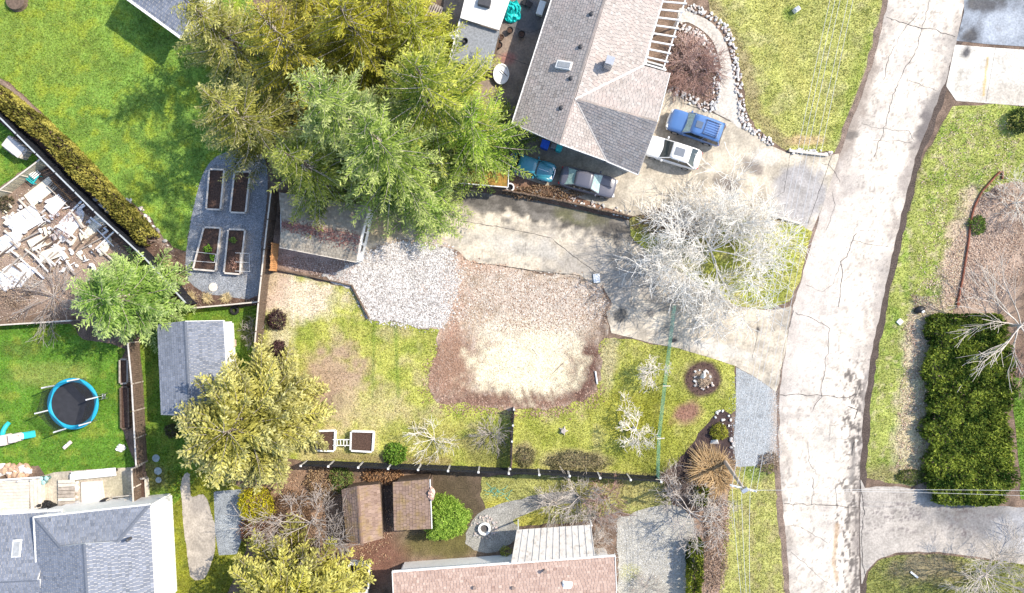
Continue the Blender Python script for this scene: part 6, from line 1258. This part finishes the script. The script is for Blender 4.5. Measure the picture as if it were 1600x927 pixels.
for k in range(22): a = P(778 + rn.uniform(-16, 16), 768 + rn.uniform(-8, 12)); c = a + Vector((rn.uniform(-.7, .7), rn.uniform(-.5, .5), 0)); build('strand', MB().tube([a + Vector((0, 0, .05)), a.lerp(c, .5) + Vector((0, 0, .12)), c + Vector((0, 0, .05))], .014, 4), mat('net_teal', (.1, .45, .40), .6), nt)

# ---------------------------------------------------------------- trampoline and play things
tc_ = P(114, 631, .9); tr = thing('trampoline', (tc_.x, tc_.y, 0), 'round black trampoline with blue edge pad and net poles', 'trampoline'); r_ = 2.02
build('mat', MB().lathe((tc_.x, tc_.y, .88), [(1.80, 0), (1.8, .02)], 40), mat('black_mat', (.035, .036, .042), .7, .2, 2), tr)
ring = MB(); vs = []; fs = []; n = 44
for k in range(n):
    a = 2 * math.pi * k / n
    for rr_, z in ((1.76, .89), (1.80, .96), (2.08, .96), (2.13, .89)): vs.append((tc_.x + rr_ * math.cos(a), tc_.y + rr_ * math.sin(a), z))
for k in range(n):
    for j in range(4): fs.append((k * 4 + j, ((k + 1) % n) * 4 + j, ((k + 1) % n) * 4 + (j + 1) % 4, k * 4 + (j + 1) % 4))
ring.add(vs, fs); build('edge_pad', ring, mat('cyan_pad', (.02, .34, .52), .5, .12, 2), tr, True)
m_net = mat('black_net', (.02, .02, .022), .7, 0, alpha=.5)
for k in range(6):
    a = R(15 + 60 * k); x, y = tc_.x + 2.12 * math.cos(a), tc_.y + 2.12 * math.sin(a); a2 = R(75 + 60 * k); x2, y2 = tc_.x + 2.12 * math.cos(a2), tc_.y + 2.12 * math.sin(a2)
    pl = build('net_pole', MB().tube([(x, y, .0), (x, y, .95)], .03, 8), m_metal, tr); build('foam_sleeve', MB().tube([(x, y, .98), (x, y, 2.45)], .06, 8), mat('foam_grey', (.62, .63, .66), .7, .08), pl)
    build('net', MB().add([(x, y, .97), (x2, y2, .97), (x2, y2, 2.3), (x, y, 2.3)], [(0, 1, 2, 3)]), m_net, tr); build('leg', MB().tube([(x * .94 + tc_.x * .06, y * .94 + tc_.y * .06, .9), (x * .94 + tc_.x * .06, y * .94 + tc_.y * .06, .02)], .03, 8), m_metal, tr)
lx, ly = tc_.x + 2.35, tc_.y + .55
ldr = build('ladder', MB().beam((lx, ly - .2, .02), (lx - .2, ly - .2, .9), .04, .04).beam((lx, ly + .2, .02), (lx - .2, ly + .2, .9), .04, .04), m_metal, tr)
for z in (.25, .55): build('step', MB().box((lx - .1, ly, z), (.1, .42, .03)), m_metal, ldr)
ps = thing('play_set', P(25, 682), 'cream and pink toddler climbing frame with two teal slides', 'play set', R(8))
m_cream = mat('cream_plastic', (.70, .60, .55), .5, .08); m_pinkp = mat('pink_plastic', (.62, .40, .36), .5, .08)
def lbox(nm, c, s_, m, par, bev=.04, ry=0, rx=0): return build(nm, MB().box(c, s_, 0, rx, ry), m, par, local=True, bevel=bev)
tw = lbox('tower', (-.75, -.1, .45), (.95, .85, .9), m_cream, ps); lbox('deck', (-.15, -.05, .5), (.35, .55, .1), m_pinkp, ps, .02); lbox('tower', (.32, -.05, .5), (.62, .68, .95), m_cream, ps); lbox('step', (.85, .0, .32), (.34, .48, .6), m_cream, ps)
for s_ in (-.24, .24): lbox('rail', (.6, s_, .95), (.9, .06, .12), m_trim, ps, .02)
sl = lbox('slide', (1.35, .02, .34), (.9, .52, .06), m_teal, ps, .02, R(22)); lbox('slide_wall', (1.35, .27, .42), (.9, .06, .16), m_teal, sl, .02, R(22)); lbox('slide_wall', (1.35, -.23, .42), (.9, .06, .16), m_teal, sl, .02, R(22))
s2_ = build('slide', MB().tube([(-.6, .3, .7), (-.58, .7, .5), (-.48, 1.0, .3), (-.3, 1.25, .12)], [.2, .19, .19, .17], 10), m_teal, ps, True, local=True)
ty = thing('toy_car', P(107, 695), 'small cream ride on toy lying on the trampoline lawn', 'toy', R(42)); lbox('body', (0, 0, .14), (.85, .28, .18), m_cream, ty); lbox('seat', (-.12, 0, .27), (.3, .22, .1), m_trim, ty); lbox('front', (.25, 0, .27), (.2, .22, .12), m_trim, ty)
for x in (-.28, .28):
    for s_ in (-.13, .13): build('wheel', MB().tube([(x, s_ - .03, .08), (x, s_ + .03, .08)], [.08, .08], 10), m_tyre, ty, local=True)
def crumple(name, label, at, rx_, ry_, m, hh, seed, cat, rz=0, z0=.02):
    n = 16; rn = np.random.default_rng(seed); b_ = P(*at); b_.z = z0; V = []; F = []
    for i in range(n + 1):
        for j in range(n + 1):
            u, v = 2 * i / n - 1, 2 * j / n - 1; x = u * math.sqrt(1 - v * v / 2); y = v * math.sqrt(1 - u * u / 2); f = 1 + .45 * (vnoise(np.array([math.atan2(y, x) * 2 + seed * 3.1]), np.array([seed * 1.7]))[0] - .5)
            xx, yy = x * rx_ * f, y * ry_ * f; hgt = abs(fbm(np.array([xx * 3.2 + seed]), np.array([yy * 3.2]), seed, 3)[0] - .5) * 4 * hh + hh * .5 * max(0, 1 - x * x - y * y); cr_, sr_ = math.cos(rz), math.sin(rz)
            V.append((b_.x + xx * cr_ - yy * sr_, b_.y + xx * sr_ + yy * cr_, b_.z + hgt))
    m_ = (n + 1) ** 2; V += [(x, y, b_.z - .015) for x, y, z in V]
    for i in range(n):
        for j in range(n): a = i * (n + 1) + j; F += [(a, a + n + 1, a + n + 2, a + 1), (m_ + a, m_ + a + 1, m_ + a + n + 2, m_ + a + n + 1)]
    bd = [j for j in range(n + 1)] + [i * (n + 1) + n for i in range(1, n + 1)] + [n * (n + 1) + j for j in range(n - 1, -1, -1)] + [i * (n + 1) for i in range(n - 1, 0, -1)]
    for i in range(len(bd)): a, c = bd[i], bd[(i + 1) % len(bd)]; F.append((a, c, m_ + c, m_ + a))
    return tag(build(name, MB().add(V, F), m, None, False), label, cat)
crumple('cloth', 'small crumpled white cloth on the trampoline lawn', (190, 700), .36, .32, m_white, .16, 1, 'cloth')
crumple('tarp', 'crumpled turquoise tarp on the patio beside the white canopy', (799, 18), .78, .95, mat('turquoise_tarp', (.02, .50, .48), .45, .12, 3), .4, 2, 'tarp', .5)
crumple('grill_cover', 'dark covered barbecue beside the patio steps and deck', (74, 791), .8, .45, m_blackp, .7, 3, 'barbecue')
crumple('rag', 'pale rag hanging over the mossy brown shed corner', (680, 758), .25, .55, mat('peach_cloth', (.62, .42, .33), .8, .15), .2, 5, 'cloth', 0, 2.55)
crumple('sack', 'white sack on the grey lean-to roof under the fir', (713, 71), .42, .3, m_white, .2, 6, 'sack', 0, 2.18)
bl = thing('plant_pot', P(727, 66, 2.16), 'black round pot standing on the grey lean-to roof', 'pot'); build('pot', MB().lathe(P(727, 66, 2.16), [(.16, 0), (.24, .2), (.25, .3), (.2, .3), (.18, .15)], 14), m_blackp, bl, True)

# deck, patio and furniture bottom left
dk = thing('deck', P(20, 778), 'pale weathered wooden deck beside the blue grey hip roof', 'deck', 0)
for k in range(11): y = 752 + k * 5; build('plank', MB().beam(P(-60, y + 3, .55), P(46, y - 1, .55), .25, .04), m_palewood, dk)
for k in range(3): x = 49 + k * 6; build('plank', MB().beam(P(x, 749, .56 - .004), P(x + 2, 803, .556), .29, .04), m_palewood, dk)
build('fascia', MB().beam(P(66, 747, .27), P(68, 803, .27), .05, .54), m_palewood, dk); build('fascia', MB().beam(P(-60, 756, .27), P(64, 747, .27), .05, .54), m_greywood, dk)
rlg = build('railing', MB().beam(P(-60, 754, .95), P(62, 746, .95), .13, .06), m_trim, dk)
for x in (-20, 10, 40, 60): q = P(x, 750.5 - x * .066); build('railing_post', MB().box((q.x, q.y, .48), (.1, .1, .92)), m_trim, rlg)
tb = thing('table', P(12, 783) + Vector((0, 0, .58)), 'oval cream table standing on the wooden deck', 'table'); build('table_top', MB().lathe(P(12, 783) + Vector((0, 0, 1.2)), [(.5, 0), (.54, .03), (.5, .06)], 20, 1.1, .65), m_cream, tb)
for s_ in ((-.3, -.2), (.3, -.2), (.3, .2), (-.3, .2)): q = P(12, 783); build('leg', MB().box((q.x + s_[0], q.y + s_[1], .89), (.05, .05, .62)), m_trim, tb)
sq = thing('sand_box', P(145, 768), 'pale square sand box on the patio', 'sand box'); sp_ = [P(129, 753), P(160, 751), P(164, 780), P(130, 785)]
build('sand', MB().prism(sp_, .02, .14), mat('sand', (.68, .62, .48), .95, .12, 5, .4, 14), sq)
for i in range(4): build('edge', MB().beam(sp_[i] + Vector((0, 0, .09)), sp_[(i + 1) % 4] + Vector((0, 0, .09)), .06, .16), m_cream, sq)
bn = thing('bench', P(146, 741), 'long white bench along the trampoline lawn edge', 'bench'); 
build('seat', MB().beam(P(112, 744, .45), P(181, 737, .45), .66, .07), m_white, bn)
for x, y in ((115, 744), (146, 741), (178, 738)): q = P(x, y); build('leg', MB().box((q.x, q.y, .2), (.1, .5, .4)), m_white, bn)
tag(build('bollard_pot', MB().lathe(P(182, 734), [(.14, 0), (.18, .3), (.17, .45), (.12, .45)], 12), m_blackp, None, True), 'small black pot at the end of the long white bench', 'pot')
ws_ = thing('wooden_steps', P(104, 772), 'worn brown wooden steps between deck and sand box', 'steps')
for k in range(8): build('plank', MB().beam(P(91, 753 + k * 5.6, .3 - .02 * k), P(117, 752 + k * 5.6, .3 - .02 * k), .26, .06), m_palewood if k in (0, 1, 5) else m_greywood, ws_)
for x in (93, 115): build('stringer', MB().beam(P(x, 752, .13), P(x, 794, .06), .05, .1), m_greywood, ws_)
cs = thing('stairs', P(190, 783), 'dark cellar stairs with pale rails beside the plank gate', 'stairs')
for k in range(6): build('tread', MB().box(P(180 + k * 4.6, 786) + Vector((0, 0, .12 + .11 * k)), (.18, .85, .06)), m_dark, cs)
for y in (777, 795): build('rail', MB().beam(P(176, y, .75), P(206, y - 3, 1.1), .06, .06), m_palewood, cs)
for x in (176, 204): q = P(x, 777); build('post', MB().box((q.x, q.y, .45), (.06, .06, .9)), m_palewood, cs)
tag(build('water_barrel', MB().lathe(P(168, 783), [(.3, 0), (.34, .3), (.3, .7), (.25, .72)], 14), m_blackp, None, True), 'black barrel between sand box and cellar stairs', 'barrel')
cb = thing('garden_chair', P(73, 748), 'pale teal round garden stools beside the deck corner', 'stool')
for dx, dy in ((-.2, .1), (.25, .12), (0, -.22)): q = P(73, 748); build('seat', MB().lathe((q.x + dx, q.y + dy, 0), [(.15, 0), (.16, .4), (.2, .42), (.18, .47)], 14), mat('pale_teal', (.34, .55, .55), .5, .2), cb, True)
def planter(label, pts, hh, m, name='planter_box'): return rbed(label, pts, hh, None, m, name=name)
planter('dark soil planter with cream frame beside the plank gate', [(221, 746), (232, 745), (234, 781), (222, 782)], .5, m_palewood)
planter('grey planter full of pebbles against the brown fence', [(191, 561), (203, 561), (203, 598), (191, 599)], .35, m_greywood); planter('brown planter box at the fence below the pebble planter', [(192, 604), (204, 604), (205, 668), (193, 669)], .35, m_wood)
# things beside the grey roofed shed
for x, y, s_, m_, lb, hh in ((358, 518, (.7, .9), m_white, 'white bags stacked by the grey shed wall', .7), (357, 537, (.38, .62), mat('cardboard', (.55, .42, .28), .85, .1), 'cardboard box beside the grey shed', .5), (366, 536, (.4, .6), mat('pink_box', (.66, .50, .42), .8, .1), 'pinkish box next to the cardboard box', .5), (357, 553, (.3, .7), m_cream, 'cream crate beside the orange box', .55), (364, 553, (.36, .6), mat('orange_plastic', (.62, .16, .05), .6, .1), 'orange box by the shed and cedar', .5)):
    t = thing('storage_box', P(x, y), lb, 'box'); build('box', MB().box(P(x, y) + Vector((0, 0, hh / 2)), (*s_, hh), .03), m_, t, bevel=.05); build('lid', MB().box(P(x, y) + Vector((0, 0, hh + .03)), (s_[0] * 1.05, s_[1] * 1.03, .05), .05), m_, t, bevel=.015)

# back patio behind the house
for i, (x, y, r_, lb) in enumerate([(797, 50, .26, 'black plant pot nearest the turquoise tarp'), (815, 56, .28, 'black plant pot holding a pale sprout beside the house eave'), (783, 61, .25, 'olive brown plant pot on the patio'), (780, 73, .27, 'black pot with grey rim near the fir branches')]):
    t = thing('plant_pot', P(x, y), lb, 'pot'); build('pot', MB().lathe(P(x, y), [(r_ * .7, .02), (r_, .35), (r_ * 1.08, .4), (r_ * .9, .4), (r_ * .85, .3)], 16), m_blackp if i != 2 else m_wood, t, True); build('soil', MB().lathe(P(x, y), [(r_ * .84, .28), (r_ * .84, .33)], 14), m_soilbed, t)
ov = thing('paddling_pool', P(783, 118), 'white oval tub on the patio beside the fir branches', 'tub'); build('shell', MB().lathe(P(783, 118), [(.55, .02), (.66, .3), (.68, .36), (.60, .36), (.52, .12)], 28, 1, 1.3), m_white, ov, True); build('water', MB().lathe(P(783, 118), [(.5, .14), (.57, .26)], 24, 1, 1.3), m_white, ov); build('pole', MB().tube([P(783, 112) + Vector((0, 0, .4)), P(793, 122) + Vector((0, 0, .42))], .03, 6), m_dark, ov)
bn = thing('bench', P(845, 16), 'white bench seat against the house eave on the patio', 'bench', R(-18)); lbox('seat', (0, 0, .45), (.55, 1.2, .1), m_white, bn); 
for s_ in (-.5, .5): lbox('leg', (0, s_, .2), (.5, .08, .4), m_white, bn)
gr_ = thing('folding_chair', P(820, 6), 'black folding chair lying on the dark patio corner', 'chair', R(-30)); lbox('seat', (0, 0, .2), (.5, .5, .06), m_blackp, gr_); lbox('backrest', (.4, .05, .28), (.5, .48, .06), m_blackp, gr_, .02, R(15))
for s_ in ((-.2, -.22), (-.2, .22), (.2, -.22), (.2, .22)): lbox('leg', (s_[0], s_[1], .09), (.04, .04, .18), m_dark, gr_, .01)
pl_ = thing('pallet', P(679, 22), 'weathered wooden pallet leaning beside the golden cedar', 'pallet', R(-25))
for k in range(6): lbox('slat', (-.5 + k * .2, 0, .3), (.12, 1.4, .03), m_greywood, pl_, .005)
for s_ in (-.6, 0, .6): lbox('bearer', (0, s_, .22), (1.15, .1, .1), m_greywood, pl_, .01)
for x, y, m_, lb, s_ in ((851, 229, m_blue, 'blue recycling bin under the house eave', (.62, .62)), (864, 232, mat('grey_bin', (.16, .16, .17), .5), 'small grey bin between the blue and teal bins', (.36, .36)), (872.5, 235, m_teal, 'round teal bin under the house eave', (.45, .45))):
    t = thing('bin', P(x, y), lb, 'bin', R(-18)); lbox('body', (0, 0, .42), (s_[0], s_[1], .84), m_, t, .06); lbox('lid', (0, 0, .88), (s_[0] + .06, s_[1] + .06, .07), m_, t, .02)
rp = thing('planter_ring', P(797, 294), 'white concrete ring planter beside the mossy shed roof', 'planter'); build('ring', MB().lathe(P(797, 294), [(.26, 0), (.36, 0), (.36, .5), (.26, .5), (.24, .2)], 20), m_white, rp); build('soil', MB().lathe(P(797, 294), [(.25, .1), (.25, .3)], 14), m_blackp, rp)

# storage chest, lawn chair, trellis and rubble yard
sc_ = thing('storage_chest', P(34, 233), 'weathered pale storage chest against the black diagonal fence', 'chest', R(-38)); lbox('body', (0, 0, .4), (1.9, 1.0, .8), m_palewood, sc_, .05); lbox('lid', (-.05, -.05, .86), (1.75, 1.0, .1), mat('pale_lid', (.62, .57, .52), .8, .2, 3), sc_, .03); lbox('side_flap', (-.4, -.62, .3), (1.0, .2, .5), m_greywood, sc_, .03)
lc = thing('lawn_chair', P(57, 276), 'teal and white striped slatted lawn chair in the rubble yard', 'chair', R(-38))
for k in range(5): lbox('slat', (-.3 + k * .16, .22, .5), (.09, .7, .04), m_trim, lc, .01, 0, R(-20))
for k in range(4): lbox('slat', (0, -.12 - k * .15, .36), (.85, .09, .04), m_teal, lc, .01)
for s_ in ((-.4, -.5), (.4, -.5), (-.4, .3), (.4, .3)): lbox('leg', (s_[0], s_[1], .18), (.06, .06, .36), m_teal, lc, .01)
for s_ in (-.44, .44): lbox('armrest', (s_, -.1, .52), (.1, .8, .05), m_teal, lc, .01)
tl = thing('trellis', P(97, 303), 'rusty wooden ladder trellis lying along the black fence', 'trellis', R(-44))
for s_ in (-.3, .3): lbox('side_rail', (0, s_, .3), (2.4, .06, .07), m_orange_wood if s_ > 0 else m_palewood, tl, .01)
for k in range(14): lbox('rung', (-1.1 + k * .17, 0, .32), (.07, .56, .04), m_wood, tl, .008)
for s_ in (-1, 1): lbox('foot', (s_, 0, .13), (.07, .5, .26), m_wood, tl, .01)
m_deb = [mat('white_debris', (.76, .74, .72), .8, .1, 3), mat('cream_debris', (.70, .64, .52), .85, .15, 3), mat('grey_debris', (.52, .50, .48), .85, .2, 3)]
def slab(name, label, x, y, sx, sy, ang, m, z=.06, th=.1, tilt=0, group=None, cat='debris', seed=0):
    rn = random.Random(seed + int(x * 7 + y)); n = 9; pts = []
    for k in range(n): a = 2 * math.pi * k / n; q = max(abs(math.cos(a)), abs(math.sin(a))); r_ = rn.uniform(.82, 1.05) / q ** .9; pts.append((r_ * math.cos(a) * sx / 2, r_ * math.sin(a) * sy / 2))
    mb = MB().prism(pts, -th / 2, th / 2); mt = Matrix.Translation(P(x, y) + Vector((0, 0, z))) @ Matrix.Rotation(R(ang), 4, 'Z') @ Matrix.Rotation(tilt, 4, 'X'); mb.v = [tuple(mt @ Vector(v)) for v in mb.v]
    return tag(build(name, mb, m, None), label, cat, group)
named = [(42, 345, 2.6, 1.7, 30, 0, 'large flat white sheet with dark hinges in the rubble yard', .25), (15, 378, 2.3, 1.5, 28, 0, 'white sheet beside the largest sheet in the rubble yard', .2), (112, 350, 1.5, 3.2, -42, 0, 'long white tarpaulin strip along the trellis in the rubble yard', .2), (150, 352, .9, 3.6, -40, 1, 'long cream strip nearest the black fence in the rubble yard', .12),
         (30, 428, 2.8, 2.0, 20, 0, 'white heap of sheets above the brushy shrub', .3), (8, 440, 2.0, 1.4, -20, 0, 'crumpled white sheet at the rubble yard corner', .22), (165, 385, .7, 1.6, -30, 1, 'cream block at the tip of the rubble heap', .2), (82, 398, 1.8, .9, 20, 1, 'cream board in front of the brushy shrub', .3), (65, 300, 2.6, 1.2, 38, 1, 'cream board below the striped lawn chair', .1),
         (90, 320, 1.6, 1.0, 45, 0, 'white panel below the ladder trellis', .28), (60, 380, 1.3, 1.0, 25, 1, 'cream panel between the soil holes in the rubble yard', .18), (95, 395, 1.6, .7, -50, 0, 'white post piece leaning in the rubble heap', .35)]
for k, (x, y, sx, sy, an, mi, lb, z) in enumerate(named):
    if k in (0, 7, 8, 9, 10): tag(build('debris_sheet', MB().box(P(x, y) + Vector((0, 0, z)), (sx, sy, .06), R(an), random.uniform(-.05, .05)), m_deb[mi], None), lb, 'debris')
    else: crumple('debris_sheet', lb, (x, y), sx * .5, sy * .5, m_deb[mi], .16, 20 + k, 'debris', R(an), .08)
rn = random.Random(9)
for k in range(150):
    x, y = rn.uniform(5, 170), rn.uniform(310, 455)
    if abs((y - 320) - (x - 90) * .8) > 95 or (x > 110 and y > 420): continue
    slab('rubble_piece', 'broken white and grey piece in the rubble heap', x, y, rn.uniform(.2, .9), rn.uniform(.08, .35), rn.choice((35, 40, 125, 130)) + rn.uniform(-25, 25), m_deb[rn.choice((0, 0, 0, 1, 2))], rn.uniform(.1, .35), rn.uniform(.04, .12), rn.uniform(-.25, .25), 'broken pieces in the rubble yard', seed=k)
for k in range(60):
    x, y = rn.uniform(5, 175), rn.uniform(320, 450); a = P(x, y); an = rn.choice((.6, .75, 2.3, 2.4)) + rn.uniform(-.2, .2); l = rn.uniform(.7, 2.2); d = Vector((math.cos(an), math.sin(an), 0)) * l / 2
    tag(build('rubble_board', MB().beam(a - d + Vector((0, 0, .3)), a + d + Vector((0, 0, .38)), rn.uniform(.06, .16), .05), rn.choice((m_palewood, m_deb[0], m_greywood, m_wood))), 'loose board or lath lying across the rubble heap', 'board', 'loose boards in the rubble yard')
